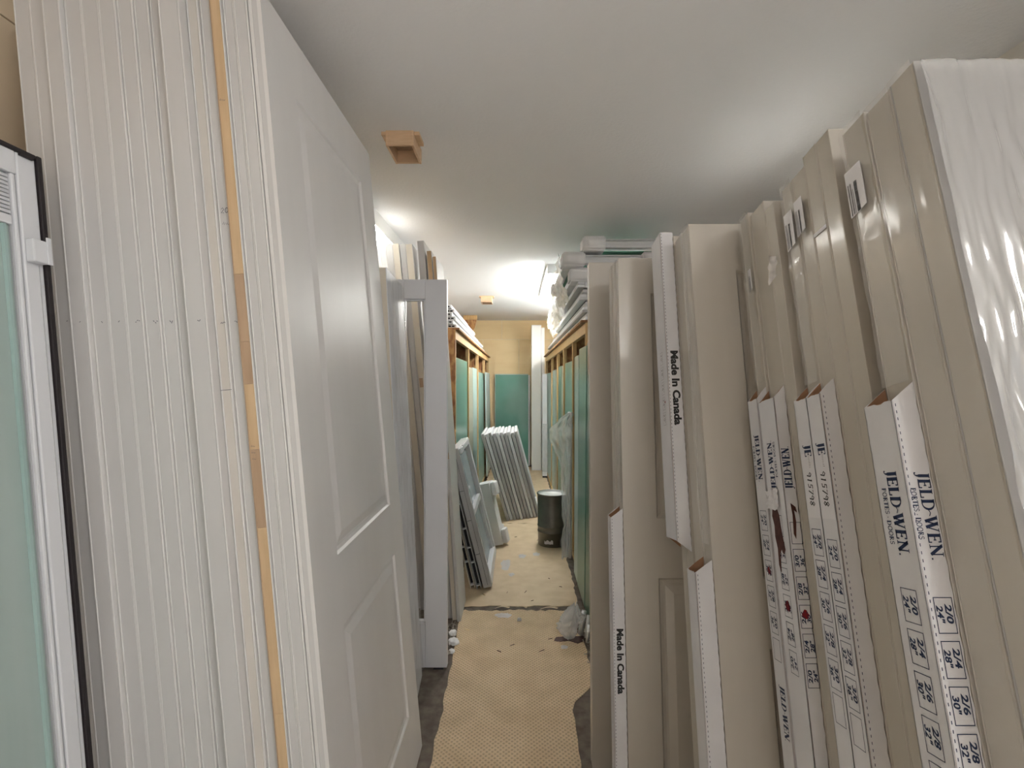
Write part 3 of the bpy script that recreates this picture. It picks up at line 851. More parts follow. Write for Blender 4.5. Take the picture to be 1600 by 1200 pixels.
# country of origin sleeves
b4 = [("3'0\"", .5), ("2'8\"", 0), ("2'6\"", 0), ("2'4\"", 0), ("2'0\"", 0)]
def made(u0, ln, hg): return [('cam', 'made', u0, hg, ln), ('cam', 'dash', -.0185)] + [('aisle', 'greybox', u0 - .004 + i * .046, s, .038, .028) for i, (s, _) in enumerate(b4)]
zt = along('L1', 1.955)
u_made = zt - along('L1', 1.585)
carton('upper white sleeve reading made in canada in tall black letters', 'L1', .094, along('L1', 1.022), zt, .042,
       made(u_made, .222, .0215) + [('aisle', 'red', u_made + .15, .012, .005)], mitre_top=False, mitre_bot=True, seed=7)
carton('plain lower white carton sleeve on the broad middle door', 'K', .058, .12, along('K', 1.045), .046, [('cam', 'dash', -.019)], seed=8)
zt = along('M1', 1.078)
carton('narrow lower sleeve whose black words run out of view at the bottom', 'M1', .05, .12, zt, .042, made(zt - .03 - along('M1', .70), .20, .021)[:2], seed=9)

# scrap of clear tape hanging between doors C and D
tp_o = crinkle('tape_scrap', M_SCRAP, None, lambda u, v: (.60 + u * .022 + .004 * n3(v * 4, u * 3, 1), 1.19 + .01 * n3(u * 4, v * 4, 2), 1.80 - v * .07 * (1 - .4 * u)), 6, 8)
tag(tp_o, 'scrap of clear tape hanging between two beige doors at upper right', 'tape')

# ------------------------------------------------------------------ storage racks
def rack(label, x_in, x_out, ys, ztop, end):
    sgn = 1 if x_out > x_in else -1
    lo, hi = min(x_in, x_out), max(x_in, x_out)
    t = empty('glass_rack', label, 'rack', Matrix.Translation((x_in, ys[0], 0)))
    def bb(a, b, y0, y1, z0, z1, nm, m, bev=.002):
        xa, xb = sorted((a * sgn, b * sgn))
        B(xa, xb, y0 - ys[0], y1 - ys[0], z0, z1, bev=bev).build(nm, m, t)
    D = hi - lo
    bb(-.03, D, ys[0] - .02, ys[-1] + .03, ztop, ztop + .018, 'top_board', M_OSB)
    bb(0, .038, ys[0] - .02, ys[-1] + .03, ztop - .075, ztop - .001, 'front_rail', M_STUD)
    bb(0, D, ys[0], ys[-1], .0, .05, 'base_board', M_STUD)
    for i, y in enumerate(ys):
        bb(.001, .038, y - .019, y + .019, .051, ztop - .0755, 'post', M_STUD)
        bb(.039, D, y - .008, y + .008, .051, ztop - .0015, 'divider', M_OSB)
    if end:
        bb(.0, D, ys[0] - .034, ys[0] - .0205, 0, ztop - .001, 'end_panel', M_OSB)
    bb(D - .012, D, ys[0] + .02, ys[-1] - .02, .051, ztop - .002, 'back_board', M_OSB)
    return t
LY = [4.08, 5.20, 6.45, 7.75, 8.75]
RY = [3.50, 4.32, 5.16, 6.0, 7.0, 8.3]
rack('left timber rack for glass, chipboard end panel towards the viewpoint', -.50, -1.27, LY, 1.925, True)
rack('right timber rack for glass behind the row of beige doors', .476, 1.60, RY, 1.915, False)

# glass sheets, standing in the bays with their faces to the aisle
def sheet(label, x, y0, w, h, side, m, k=.02, t=.018, yaw=0.0, group='glass sheets in the racks'):
    """side -1: on the left, face to +X; side +1: on the right, face to -X"""
    if side < 0:
        mtx = lean_mtx(x + 0, y0, .052, math.pi / 2 + yaw, k, t)
        s = empty('glass_sheet', label, 'glass', mtx, group)
    else:
        mtx = lean_mtx(x, y0 + w, .052, -math.pi / 2 + yaw, k, t)
        s = empty('glass_sheet', label, 'glass', mtx, group)
    B(.004, w - .004, 0, .006, .004, h - .004, bev=.001).build('outer_pane', m, s)
    B(.004, w - .004, t - .006, t, .004, h - .004, bev=.001).build('inner_pane', m, s)
    B(0, w, .0062, t - .0062, 0, h, bev=.0005).build('spacer', M_GEDGE, s)
    return s
G = M_GLASSES
sheet('green glass sheet standing in the first bay of the left rack', -.508, 4.11, 1.06, 1.66, -1, G[0], k=.006)
sheet('tan-tinted glass sheet standing in the second bay of the left rack', -.508, 5.23, .60, 1.61, -1, G[4], k=.006)
sheet('grey-green glass sheet beside the tan one in left rack', -.508, 5.845, .57, 1.62, -1, G[2], k=.006)
sheet('teal glass sheet standing in the third bay of the left rack', -.508, 6.48, 1.24, 1.585, -1, G[1], k=.006)
sheet('palest blue glass sheet leaning on the last bay of the left rack', -.455, 7.62, 1.05, 1.60, -1, G[5], k=.014)
sheet('deep green glass sheet nearest in the right rack, beside the last beige door', .432, 2.86, .32, 1.70, 1, G[3], k=.008)
sheet('mid-green glass sheet leaning second in the right rack mouth', .430, 3.19, .38, 1.685, 1, G[0], k=.008)
sheet('pale glass sheet just before the hanging plastic at right', .432, 3.58, .22, 1.645, 1, G[2], k=.006)
sheet('deep green glass sheet half hidden behind the hanging plastic', .487, 3.84, .42, 1.66, 1, G[3], k=.0)
sheet('green-brown glass sheet standing in the second right bay', .484, 4.35, .78, 1.64, 1, G[0], k=.006)
sheet('olive glass sheet standing in the third bay of the right rack', .484, 5.19, .36, 1.625, 1, G[4], k=.006)
sheet('dark teal glass sheet standing in the third bay of the right rack', .484, 5.565, .40, 1.63, 1, G[0], k=.006)
sheet('tan-edged glass sheet standing in the fourth bay of the right rack', .484, 6.03, .42, 1.61, 1, G[4], k=.006)
sheet('light teal glass sheet standing in the fourth bay of the right rack', .484, 6.465, .50, 1.61, 1, G[2], k=.006)
sheet('teal glass sheet at the far end of the right rack', .484, 7.03, 1.2, 1.59, 1, G[1], k=.006)

# large sheet on the end wall
sh = empty('end_wall_glass', 'large teal glass sheet leaning on the plywood end wall', 'glass', lean_mtx(-.40, 8.93, 0, 0, .03, .02))
B(.012, .60, 0, .007, .012, 1.63, bev=.001).build('outer_pane', mat('end_glass', (.10, .27, .22), .05, noise=1.0, col2=(.16, .34, .29), spec=.8), sh)
B(.0, .0115, 0, .02, 0, 1.645, bev=.002).build('edge_strip', M_GEDGE, sh)
B(.6005, .635, -.004, .022, 0, 1.625, bev=.003).build('edge_strip', M_VINYL, sh)
B(.012, .60, .0, .02, 1.6305, 1.645, bev=.002).build('edge_strip', M_GEDGE, sh)
B(.012, .60, .0, .02, 0, .0115, bev=.002).build('edge_strip', M_GEDGE, sh)
B(.012, .60, .0135, .02, .012, 1.63).build('inner_pane', M_GLASSES[0], sh)

def board(label, x0, y0, w, h, t, k=.0, yaw=0.0):
    d = empty('tall_white_board', label, 'board', lean_mtx(x0, y0, 0, yaw, k, t))
    B(0, w, 0, t, .003, h, bev=.003).build('board', M_DOOR if False else M_VINYL, d)
    B(.004, w - .004, -.003, -.0002, .02, h - .02, bev=.001).build('face_skin', M_WHITEFIX, d)
    return d
board('tall white board standing before the end wall', .245, 8.45, .165, 2.47, .10, .02)
board('second tall white board right of the front one at end wall', .415, 8.50, .055, 2.43, .09, .02)
d = empty('wrapped_white_board', 'short white wrapped board standing at the far end of the right rack', 'board', lean_mtx(.395, 7.80, 0, 0, .01, .06))
B(0, .075, 0, .06, .03, 1.63, bev=.004).build('board', M_VINYL, d)
B(.004, .071, .004, .056, 0, .0295, bev=.003).build('foot_cap', M_SLOT, d)
crinkle('plastic_wrap', M_FILM, d, lambda u, v: (-.006 + u * .085, -.008 - .012 * n3(u * 4, v * 14, 2), .1 + v * .75), 6, 40)

# timber header at the far left under the ceiling
hb = empty('timber_header', 'small timber bracket under the ceiling at the far left corner', 'bracket', Matrix.Translation((-.90, 8.35, CEIL)))
B(0, .23, 0, .06, -.075, -.001, bev=.003).build('rail', M_STUD, hb)
MB().prism([(0, -.076), (.22, -.076), (.19, -.2), (.12, -.32), (0, -.36)], lambda q: (q[0], .012, q[1]), lambda q: (q[0], .05, q[1])).build('gusset', M_OSB, hb)

# ------------------------------------------------------------------ windows and frames
def sash(label, mtx, w, h, t, bar, m_frame, m_pane, muntins=(), group=None, cat='window', name='grey_window', slots=0, foam=None, m_edge=None):
    s = empty(name, label, cat, mtx, group)
    bv = min(.003, t * .12)
    B(0, bar, 0, t, 0, h, bev=bv).build('side_rail', m_edge or m_frame, s)
    B(w - bar, w, 0, t, 0, h, bev=bv).build('side_rail', m_frame, s)
    B(bar + .0003, w - bar - .0003, 0, t, h - bar, h, bev=bv).build('top_rail', m_frame, s)
    B(bar + .0003, w - bar - .0003, 0, t, 0, bar, bev=bv).build('bottom_rail', m_frame, s)
    if m_pane is not None:
        B(bar - .004, w - bar + .004, t * .42, t * .42 + .006, bar - .004, h - bar + .004).build('pane', m_pane, s)
    for z in muntins:
        B(bar, w - bar, t * .15, t * .4, z - .012, z + .012, bev=.002).build('muntin', m_frame, s)
    return s

# row of leaning sashes
for i in range(10):
    f_ = i / 9
    xb = -.08 + f_ * .335
    yb = 5.36 + .16 * f_ + (.012 if i % 2 else -.006)
    k = .30 - .03 * f_
    lb = '%s grey window sash from the left in the leaning row' % ORD[i].replace('tenth', 'last, rightmost')
    s = sash(lb, lean_mtx(xb, yb, .005, math.pi / 2, k, .034), .80, .975 + R.uniform(-.012, .012), .030, .05, M_VINYL, M_PANE, group='sashes leaning in a row', m_edge=(M_GREYV, M_VINYL)[i % 3 == 1])
    B(.0, .0006, .012, .0135, .02, .94).build('groove', M_SLOT, s)

# two-light window leaning at front left with frames behind it
KU = .25
wn = empty('two_light_window', 'white window with two blue-grey panes leaning at the left of the aisle', 'window', lean_mtx(-.176, 3.61, .005, math.pi / 2, KU, .065))
W, H, t = .76, 1.03, .065
B(0, .05, .0, t, 0, H, bev=.004).build('side_rail', M_GREYV, wn)
B(-.0012, -.0002, .028, .030, .02, H - .02).build('groove', M_SLOT, wn)
for z in (.25, .5, .72):
    B(-.0012, -.0002, .031, t - .003, z, z + .003).build('weep_line', M_SLOT, wn)
B(W - .05, W, .0, t, 0, H, bev=.004).build('side_rail', M_VINYL, wn)
B(.0505, W - .0505, 0, t, H - .055, H, bev=.004).build('top_rail', M_VINYL, wn)
B(.0505, W - .0505, 0, t, 0, .06, bev=.004).build('bottom_rail', M_VINYL, wn)
B(.0505, W - .0505, .012, t - .02, .50, .54, bev=.003).build('meeting_rail', M_VINYL, wn)
B(.051, .085, .016, t - .02, .541, H - .056, bev=.003).build('sash_stile', M_GREYV, wn)
B(.051, .085, .016, t - .02, .061, .499, bev=.003).build('sash_stile', M_GREYV, wn)
B(W - .085, W - .051, .016, t - .02, .061, .499, bev=.003).build('sash_stile', M_VINYL, wn)
B(.086, W - .052, .04, .046, .541, H - .056).build('pane', M_PANE, wn)
B(.086, W - .086, .04, .046, .061, .499).build('pane', M_PANE, wn)
B(.05, .2, -.014, -.0003, H - .05, H - .012, bev=.003).build('lift_rail', M_VINYL, wn)
B(.25, W - .06, -.010, -.0003, H - .03, H - .006, bev=.003).build('lift_rail', M_VINYL, wn)
for j in range(2):
    xb = -.176 - .078 - j * .046
    s = empty('window_screen_frame', ('black-meshed frame with crossbars right behind the two-light window', 'cream-edged rearmost frame behind the two-light window')[j],
              'window frame', lean_mtx(xb, 3.60 + j * .01, .005, math.pi / 2, KU, .036), 'frames behind the two-light window')
    m1 = (M_GREYV, M_CREAM)[j]
    H2 = 1.02 - j * .01
    B(0, .42, 0, .006, 0, H2, bev=.001).build('side_rail', m1, s)
    B(0, .42, .030, .036, 0, H2, bev=.001).build('side_rail', m1, s)
    B(.03, .40, .0065, .0295, .01, H2 - .01).build('dark_core', M_SLOT, s)
    for z in (.02, .19, .30, .44, .62, .72, .86, H2 - .025):
        B(.0, .0295, .0065, .0295, z, z + .008).build('rung', M_VINYL, s)

# polystyrene end cap
fm = empty('foam_end_cap', 'white polystyrene end cap standing between the two window stacks', 'packaging', lean_mtx(-.125, 4.52, .005, math.pi / 2 - .25, .24, .10))
prof = [(0, 0), (.15, 0), (.15, .15), (.115, .15), (.105, .18), (.105, .40), (.12, .42), (.15, .43), (.15, .555), (.13, .57), (.03, .58), (0, .565)]
MB().prism(prof, lambda q: (q[0], 0, q[1]), lambda q: (q[0], .10, q[1])).build('body', M_FOAM, fm)
B(.02, .11, -.045, -.0003, .0, .13, bev=.012).build('corner_block', M_FOAM, fm)
B(.02, .12, -.045, -.0003, .44, .565, bev=.012).build('corner_block', M_FOAM, fm)

# flat frames lying on the left rack
zt = 1.925 + .0195
for i in range(6):
    L0 = [4.10, 4.07, 4.08, 4.06, 4.10, 4.06][i]
    ln = [4.3, 3.9, 3.3, 2.7, 2.0, 1.35][i]
    th = .030
    xi = -.50 - [.0, .02, .005, .03, .015, .035][i]
    s = sash('%s flat white frame up from the left rack top' % ORD[i] if i < 5 else 'topmost flat white frame on the left rack', Matrix.Translation((xi - .6, L0, zt)), .60, .02, .02, .001, M_VINYL, None) if False else None
    t_ = empty('flat_screen_frame', ('%s flat white frame counting up from the left rack top' % ORD[i]) if i < 5 else 'topmost flat white frame in the pile on the left rack', 'window frame', Matrix.Translation((xi, L0, zt)), 'flat frames on the left rack')
    B(-.045, 0, 0, ln, 0, th, bev=.003).build('side_rail', M_VINYL, t_)
    B(-.0005, .0006, .01, ln - .01, th * .42, th * .52).build('groove', M_GREYV, t_)
    B(-.62, -.575, 0, ln, 0, th, bev=.003).build('side_rail', M_VINYL, t_)
    B(-.5745, -.0455, 0, .05, 0, th, bev=.003).build('end_rail', M_VINYL, t_)
    B(-.5745, -.0455, ln - .05, ln, 0, th, bev=.003).build('end_rail', M_VINYL, t_)
    for a in (-.13, -.10, -.064, -.036, -.2):
        B(a, a + .022, -.0008, .0, .008, th - .010).build('slot', M_SLOT, t_)
    B(-.5745, -.0455, .0505, ln - .0505, .012, .015).build('mesh', M_GREYV, t_)
    zt += th + .0012

# pile on the right rack
zt = 1.915 + .0195
n_right = 6
for i in range(n_right):
    L0 = [3.46, 3.44, 3.48, 3.42, 3.46, 3.40][i]
    ln = [4.3, 3.9, 3.2, 2.4, 1.9, 1.5][i]
    th = [.045, .038, .042, .036, .042, .040][i]
    xi = [.475, .45, .47, .425, .45, .41][i]
    t_ = empty('flat_window_frame', '%s long grey frame counting up from the right rack top' % ORD[i], 'window frame', Matrix.Translation((xi, L0, zt)), 'flat frames on the right rack')
    mm = (M_VINYL, M_GREYV, M_ALU, M_VINYL, M_GREYV, M_ALU)[i]
    B(0, .05, 0, ln, 0, th * .45, bev=.003).build('side_rail', mm, t_)
    B(.006, .05, 0, ln, th * .45 + .0004, th, bev=.003).build('side_lip', M_VINYL if i % 2 else M_ALU, t_)
    B(.75, .80, 0, ln, 0, th, bev=.003).build('side_rail', mm, t_)
    B(.0505, .7495, 0, .05, 0, th, bev=.003).build('end_rail', mm, t_)
    B(.0505, .7495, ln - .05, ln, 0, th, bev=.003).build('end_rail', mm, t_)
    B(.0505, .7495, .0505, ln - .0505, th * .4, th * .4 + .005).build('pane', M_PANE, t_)
    zt += th + .0015
z_pile = zt
# foam-cornered windows on top
def foam_block(name, x0, x1, y0, y1, z0, z1, parent, seed):
    bm = bmesh.new()
    bmesh.ops.create_cube(bm, size=1)
    for v in bm.verts:
        v.co = ((x0 + x1) / 2 + v.co.x * (x1 - x0), (y0 + y1) / 2 + v.co.y * (y1 - y0), (z0 + z1) / 2 + v.co.z * (z1 - z0))
    bmesh.ops.bevel(bm, geom=bm.edges[:], offset=.010, segments=2, affect='EDGES')
    bmesh.ops.subdivide_edges(bm, edges=bm.edges[:], cuts=2, use_grid_fill=True)
    for v in bm.verts:
        q = v.co * 22
        v.co += Vector((n3(q.x, q.y, seed), n3(q.x, seed, q.z), n3(seed, q.y, q.z))) * .004
    mb = MB(); bm.verts.index_update()
    mb.v = [tuple(v.co) for v in bm.verts]; mb.f = [tuple(v.index for v in f.verts) for f in bm.faces]; bm.free()
    return mb.build(name, M_FOAM, parent, smooth=True)
YP = 3.34
for i, (x0, x1, z0, yy, lb) in enumerate([(.36, .96, z_pile + .001, 3.40, 'lowest foam-cornered window on the right pile, inside loose plastic'),
                                          (.305, 1.00, z_pile + .098, 3.36, 'middle foam-cornered window on the right pile'),
                                          (.44, 1.16, z_pile + .196, 3.33, 'topmost foam-cornered window under the ceiling on the right pile')]):
    t_ = empty('foam_cornered_window', lb, 'window', Matrix.Translation((x0, yy, z0)), 'foam-cornered windows on the right rack')
    w = x1 - x0; ln = 1.25; hb = .094
    for xa in (0, w - .155):
        for ya in (0, ln - .17):
            foam_block('foam_corner', xa, xa + .155, ya, ya + .17, .001, hb, t_, i * 3 + xa)
    B(.156, w - .156, .02, .075, .020, .042, bev=.003).build('end_rail', M_VINYL, t_)
    B(.156, w - .156, .028, .075, .0425, .066, bev=.003).build('end_rail', M_VINYL, t_)
    B(.156, w - .156, .022, .07, .0665, .078, bev=.002).build('end_lip', M_ALU, t_)
    B(.156, w - .156, ln - .075, ln - .02, .022, .072, bev=.003).build('end_rail', M_VINYL, t_)
    for xa in (.02, w - .075):
        B(xa, xa + .055, .171, ln - .171, .022, .072, bev=.003).build('side_rail', M_VINYL, t_)
    B(.076, w - .076, .171, ln - .171, .030, .036).build('pane', M_PANEG, t_)
# loose plastic over the pile
def drape(u, v):
    # u: along Y, v: down; hangs outside the foam corners at the top and tucks in against the frames below
    Y = 3.44 + u * 2.1
    top = z_pile + .20 - .22 * u + .03 * n3(u * 6, 2, 1)
    bot = z_pile - .10 - .10 * u + .07 * n3(u * 9, 5, 2)
    X = .285 + .075 * v * v + .05 * u + .018 * n3(u * 14, v * 5, 3) + .012 * n3(u * 30, v * 11, 6)
    return (X, Y + .04 * n3(u * 7, v * 6, 9), top + (bot - top) * v + .015 * n3(u * 16, v * 12, 4))
dr = crinkle('loose_plastic_wrap', M_FILMD, None, drape, 90, 40)
tag(dr, 'dusty loose plastic sheet hanging down over the right pile of frames', 'plastic sheet')

# ------------------------------------------------------------------ pail and hanging film
pl = empty('metal_pail', 'dark grey metal pail with pale rim standing right of the aisle', 'pail', Matrix.Translation((.325, 4.62, .005)))
MB().lathe([(0.0, .002), (.128, .002), (.131, .006), (.133, .12), (.137, .125), (.137, .131), (.133, .136), (.134, .17), (.138, .174), (.138, .18), (.134, .184), (.136, .455), (.136, .47)], 0, 0).build('body', M_PAIL, pl, smooth=True)
MB().lathe([(.132, .468), (.136, .474), (.142, .474), (.144, .467), (.141, .460), (.1365, .461)], 0, 0).build('rim', M_PAIL, pl, smooth=True)
MB().lathe([(0, .452), (.12, .452), (.128, .456), (.131, .472)], 0, 0).build('lid', M_PAILIN, pl, smooth=True)
crinkle('torn_label', M_STICK, pl, lambda u, v: ((.1385 + .002 * n3(u * 6, v * 6, 1)) * math.cos(math.radians(-125 + u * 34)), (.1385 + .002 * n3(u * 6, v * 6, 1)) * math.sin(math.radians(-125 + u * 34)), .035 + .012 * n3(u * 3, 1, 2) + v * (.03 + .02 * n3(u * 4, 3, 8))), 10, 6)

sf = empty('thin_screen_frame', 'thin grey frame standing on end under the hanging clear plastic', 'window frame', lean_mtx(.44, 4.46, .0, -math.pi / 2, .008, .02))
for a, b, c, d_ in ((0, .018, 0, 1.235), (.20, .218, 0, 1.235)):
    B(a, b, 0, .02, c, d_, bev=.002).build('side_rail', M_ALU, sf)
B(.0185, .1995, 0, .02, 1.217, 1.235, bev=.002).build('top_rail', M_VINYL, sf)
B(.0185, .1995, 0, .02, 0, .018, bev=.002).build('bottom_rail', M_ALU, sf)
outl = [(1.245, .42, .468), (1.19, .35, .466), (1.10, .268, .462), (1.0, .275, .455), (.90, .33, .452), (.78, .365, .452), (.6, .37, .448), (.42, .37, .45), (.30, .39, .455), (.18, .36, .46), (.03, .37, .46)]
def hang(u, v):
    f_ = v * (len(outl) - 1); i = min(int(f_), len(outl) - 2); g = f_ - i
    z = outl[i][0] + (outl[i + 1][0] - outl[i][0]) * g
    a = outl[i][1] + (outl[i + 1][1] - outl[i][1]) * g; b = outl[i][2] + (outl[i + 1][2] - outl[i][2]) * g
    return (a + (b - a) * u + .012 * n3(v * 14, u * 3, 5), 4.20 - .04 * (1 - u) + .05 * n3(u * 4, v * 9, 3) + .02 * n3(u * 9, v * 21, 7), z + .01 * n3(u * 6, v * 6, 1))
hf = crinkle('hanging_plastic_sheet', M_FILM, None, hang, 22, 80)
tag(hf, 'crumpled clear plastic sheet hanging in front of the metal pail', 'plastic sheet')

# ------------------------------------------------------------------ floor sheets and litter
def ragged(label, y0, y1, xl, xr, m, seed, th=.0045, z=.0):
    rr = random.Random(seed); n = 46; m_ = 24
    def edge(f_, a, b, n_, amp):
        return [a + (b - a) * i / n_ for i in range(n_ + 1)]
    pts = []
    for i in range(m_ + 1):
        x = xl(y0) + (xr(y0) - xl(y0)) * i / m_
        pts.append((x, y0 + rr.uniform(-.010, .010)))
    for i in range(1, n):
        yy = y0 + (y1 - y0) * i / n; pts.append((xr(yy) + rr.uniform(-.008, .008), yy))
    for i in range(m_, -1, -1):
        x = xl(y1) + (xr(y1) - xl(y1)) * i / m_
        pts.append((x, y1 + rr.uniform(-.014, .010)))
    for i in range(n - 1, 0, -1):
        yy = y0 + (y1 - y0) * i / n; pts.append((xl(yy) + rr.uniform(-.008, .008), yy))
    o = MB().prism(pts, lambda q: (q[0], q[1], z + .0006), lambda q: (q[0], q[1], z + th)).build('floor_sheet', m)
    return tag(o, label, 'floor sheet', 'hardboard sheets along the aisle')
def lin(*kn):
    def f_(y):
        for (a, va), (b, vb) in zip(kn, kn[1:]):
            if y <= b: return va + (vb - va) * max(0, (y - a)) / (b - a)
        return kn[-1][1]
    return f_
ragged('nearest tan hardboard floor sheet with dimpled surface', .4, 3.275, lin((0, -.30), (2.4, -.345), (3.0, -.36), (3.3, -.37)),
       lin((0, .22), (2.3, .25), (2.5, .385), (2.95, .385), (3.05, .31), (3.3, .33)), M_DIMPLE, 3)
ragged('middle tan hardboard floor sheet with torn front edge', 3.335, 5.28, lin((3, -.375), (3.55, -.375), (3.6, -.42), (6, -.46)),
       lin((3, .40), (3.6, .415), (4.3, .42), (6, .46)), M_HARD, 4)
ragged('farthest tan hardboard floor sheet reaching the end wall', 5.292, 8.8, lin((5, -.46), (9, -.46)), lin((5, .46), (9, .46)), M_HARD, 5)
# curled paper slivers in the gap
for i, (x, y, a, l) in enumerate([(-.10, 3.30, .3, .10), (.03, 3.31, -.2, .07), (.21, 3.29, .25, .12)]):
    o = crinkle('curled_sliver', M_HARD, None, lambda u, v: (x + (u - .5) * l * math.cos(a) + .012 * (v - .5), y + (u - .5) * l * math.sin(a) * .4 + (v - .5) * .016, .006 + .012 * math.sin(u * math.pi)), 10, 2)
    tag(o, ('curled sliver of hardboard at the left of the floor gap', 'curled sliver of hardboard in the middle of the floor gap', 'curled sliver of hardboard at the right of the floor gap')[i], 'sliver')
def px_floor(px, py): Y = EYE * F / (py - 597); return ((px - 808) * Y / F, Y)
def scrap(label, px, py, w, d, seed, m=M_SCRAP, h=.012):
    X, Y = px_floor(px, py)
    def fn(u, v):
        a = 2 * math.pi * u; r = v * (.7 + .4 * n3(math.cos(a) * 2, math.sin(a) * 2, seed))
        return (X + math.cos(a) * r * w / 2, Y + math.sin(a) * r * d / 2, .0062 + h * (.5 + .5 * n3(math.cos(a) * r * 3, math.sin(a) * r * 3, seed + 2)) * (1.1 - v))
    o = crinkle('plastic_scrap', m, None, fn, 18, 5)
    return tag(o, label, 'scrap')
scrap('flat clear plastic scrap beside the two-light window', 790, 884, .11, .34, 1)
scrap('small clear plastic scrap further up the aisle, left of two', 816, 870, .09, .14, 2)
scrap('small clear plastic scrap further up the aisle, right of two', 838, 867, .09, .12, 3)
scrap('clear plastic scrap just before the floor gap', 786, 963, .16, .10, 4)
scrap('tiny clear plastic scrap near the right edge of the dimpled sheet', 882, 1013, .06, .06, 5)
scrap('small torn plastic scrap right of the window foot', 799, 899, .07, .10, 6)
# splinters and chips
rr = random.Random(11)
for i, (px, py, s) in enumerate([(812, 972, .013), (801, 1010, .018), (780, 1019, .016), (847, 1019, .02), (860, 1000, .014), (822, 926, .022), (832, 940, .012), (793, 927, .014), (730, 985, .02), (757, 930, .02), (806, 840, .014), (876, 918, .012), (858, 905, .011), (840, 845, .012)]):
    X, Y = px_floor(px, py)
    mb = MB()
    c = [(X + rr.uniform(-s, s), Y + rr.uniform(-s, s), .0062 + rr.uniform(0, .002)) for _ in range(4)]
    a = rr.uniform(0, 3); dx, dy = math.cos(a) * s, math.sin(a) * s
    w = s * (.3 if i else .9); hh = .003 if i else .02
    mb.hexa([(X - dx - dy * .2, Y - dy + dx * .2, .0055), (X + dx, Y + dy, .0055), (X + dx - w * math.sin(a), Y + dy + w * math.cos(a), .0055), (X - dx - w * math.sin(a), Y - dy + w * math.cos(a), .0055),
             (X - dx * .8, Y - dy * .8, .0055 + hh), (X + dx * .7, Y + dy * .7, .0055 + hh), (X + dx * .6 - w * .8 * math.sin(a), Y + dy * .6 + w * .8 * math.cos(a), .0055 + hh * .8), (X - dx * .7 - w * .8 * math.sin(a), Y - dy * .7 + w * .8 * math.cos(a), .0055 + hh)])
    o = mb.build('floor_chip', M_PAILIN if i == 0 else (M_PLY if i in (8, 9) else M_TORN))
    nm = ['pale metal nut lying on the dimpled floor sheet', 'dark splinter in the middle of the dimpled sheet', 'dark splinter towards the left of the dimpled sheet',
          'dark splinter near the front right of the dimpled sheet', 'dark chip near the right of the dimpled sheet', 'long dark splinter on the middle sheet near its torn edge',
          'dark chip close behind the floor gap', 'dark chip right of the two-light window foot', 'pale wood splinter at the left of the dimpled sheet',
          'pale wood splinter beside the two-light window foot', 'dark chip on the aisle floor before the leaning sashes', 'dark chip near the green glass foot',
          'dark chip in the middle of the aisle', 'dark chip on the floor left of the pail'][i]
    tag(o, nm, 'chip', 'chips on the floor')
# rubble strip on the left
mb = MB(); rr = random.Random(21)
for i in range(420):
    X = rr.uniform(-.47, -.375); Y = rr.uniform(2.66, 3.10); s = rr.uniform(.004, .013)
    if rr.random() < .12: s *= 1.7
    vs = [(X + rr.uniform(-s, s), Y + rr.uniform(-s, s), max(.0006, rr.uniform(0, s * 1.6))) for _ in range(4)]
    mb.add(vs, [(0, 1, 2), (0, 2, 3), (0, 3, 1), (1, 3, 2)])
o = mb.build('rubble', M_CHIP); tag(o, 'strip of grey and white rubble along the left edge of the floor', 'rubble', kind='stuff')
mb = MB()
for i in range(260):
    X = rr.uniform(.375, .50); Y = rr.uniform(2.45, 3.2); s = rr.uniform(.004, .012)
    vs = [(X + rr.uniform(-s, s), Y + rr.uniform(-s, s), max(.0006, rr.uniform(0, s * 1.6))) for _ in range(4)]
    mb.add(vs, [(0, 1, 2), (0, 2, 3), (0, 3, 1), (1, 3, 2)])
o = mb.build('rubble', M_CHIP); tag(o, 'patch of grey rubble at the right edge of the floor', 'rubble', kind='stuff')
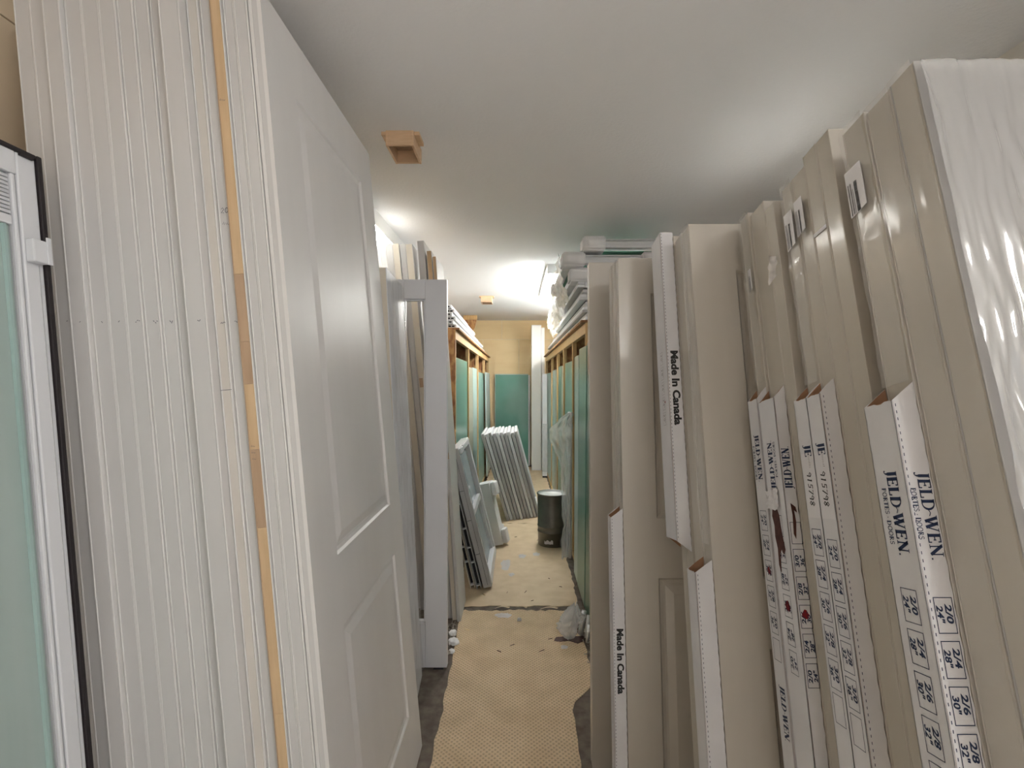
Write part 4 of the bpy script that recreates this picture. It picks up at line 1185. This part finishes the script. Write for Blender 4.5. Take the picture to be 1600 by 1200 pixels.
for i, (px, py, s) in enumerate([(708, 992, .022), (709, 1006, .026), (706, 1020, .016)]):
    X, Y = px_floor(px, py)
    bm = bmesh.new(); bmesh.ops.create_icosphere(bm, subdivisions=3, radius=s)
    for v in bm.verts:
        q_ = v.co / s * 1.6
        v.co *= 1 + .38 * n3(q_.x + i * 7, q_.y, q_.z) + .2 * n3(q_.x * 3, q_.y * 3 + i, q_.z * 3)
        v.co = (v.co.x * 1.1 + X, v.co.y * 1.3 + Y, max(.001, v.co.z * .7 + s * .5))
    mbc = MB(); bm.verts.index_update(); mbc.v = [tuple(v.co) for v in bm.verts]; mbc.f = [tuple(v.index for v in f.verts) for f in bm.faces]; bm.free()
    o = mbc.build('foam_crumb', M_FOAM, smooth=True)
    tag(o, ('farther white foam crumb at the left edge of the floor', 'middle white foam crumb at the left edge of the floor', 'nearest white foam crumb at the left edge of the floor')[i], 'crumb')
# crumpled bag, foil pieces and brown scrap at right
Xc, Yc = px_floor(888, 1000)
def bag(u, v):
    a = 2 * math.pi * u; c, d_ = math.cos(a), math.sin(a)
    r = (.040 * math.sin(min(1, v * 1.05) * math.pi) ** .6 + .010) * (1 + .8 * n3(c * 2.2, d_ * 2.2, v * 4) + .45 * n3(c * 6, d_ * 6, v * 11))
    return (Xc + c * r + .045 * v * v, Yc + d_ * r * .8, .008 + v * (.19 + .05 * n3(c * 2, d_ * 2, 7)))
o = crinkle('crumpled_bag', M_FILM, None, bag, 56, 40); tag(o, 'crumpled clear plastic bag at the right edge of the floor', 'bag')
for i, (dx, dy, an, ln) in enumerate([(.074, .03, .2, .13), (.104, -.01, .15, .12), (.10, -.06, .15, .09)]):
    x0, y0 = Xc + dx, Yc + dy
    mb = MB().tube([(x0, y0, .018), (x0 + ln * math.sin(an) * .5, y0 + .01, .018 + ln * .55), (x0 + ln * math.sin(an), y0 + .02, .018 + ln)], .016 - .003 * i, 10)
    o = mb.build('foil_tube', M_PAILIN, smooth=True); tag(o, ('tallest shiny crumpled tube beside the plastic bag', 'middle shiny crumpled tube beside the plastic bag', 'shortest shiny crumpled tube against the last beige door')[i], 'tube')
MB().prism([(-.07, -.03), (-.03, -.05), (.0, -.03), (.05, -.06), (.09, -.01), (.07, .04), (.0, .03), (-.06, .02)], lambda q: (Xc + .03 + q[0], Yc - .06 + q[1], .006), lambda q: (Xc + .03 + q[0], Yc - .06 + q[1], .014))
mb = MB().prism([(-.085, -.02), (-.05, -.03), (.0, -.02), (.05, -.05), (.09, -.02), (.09, .03), (.0, .03), (-.07, .02)], lambda q: (Xc + q[0], Yc - .0 + q[1], .0052), lambda q: (Xc + q[0], Yc - .0 + q[1], .0075))
o = mb.build('brown_scrap', M_TORN); tag(o, 'dark brown torn scrap lying under the plastic bag', 'scrap')
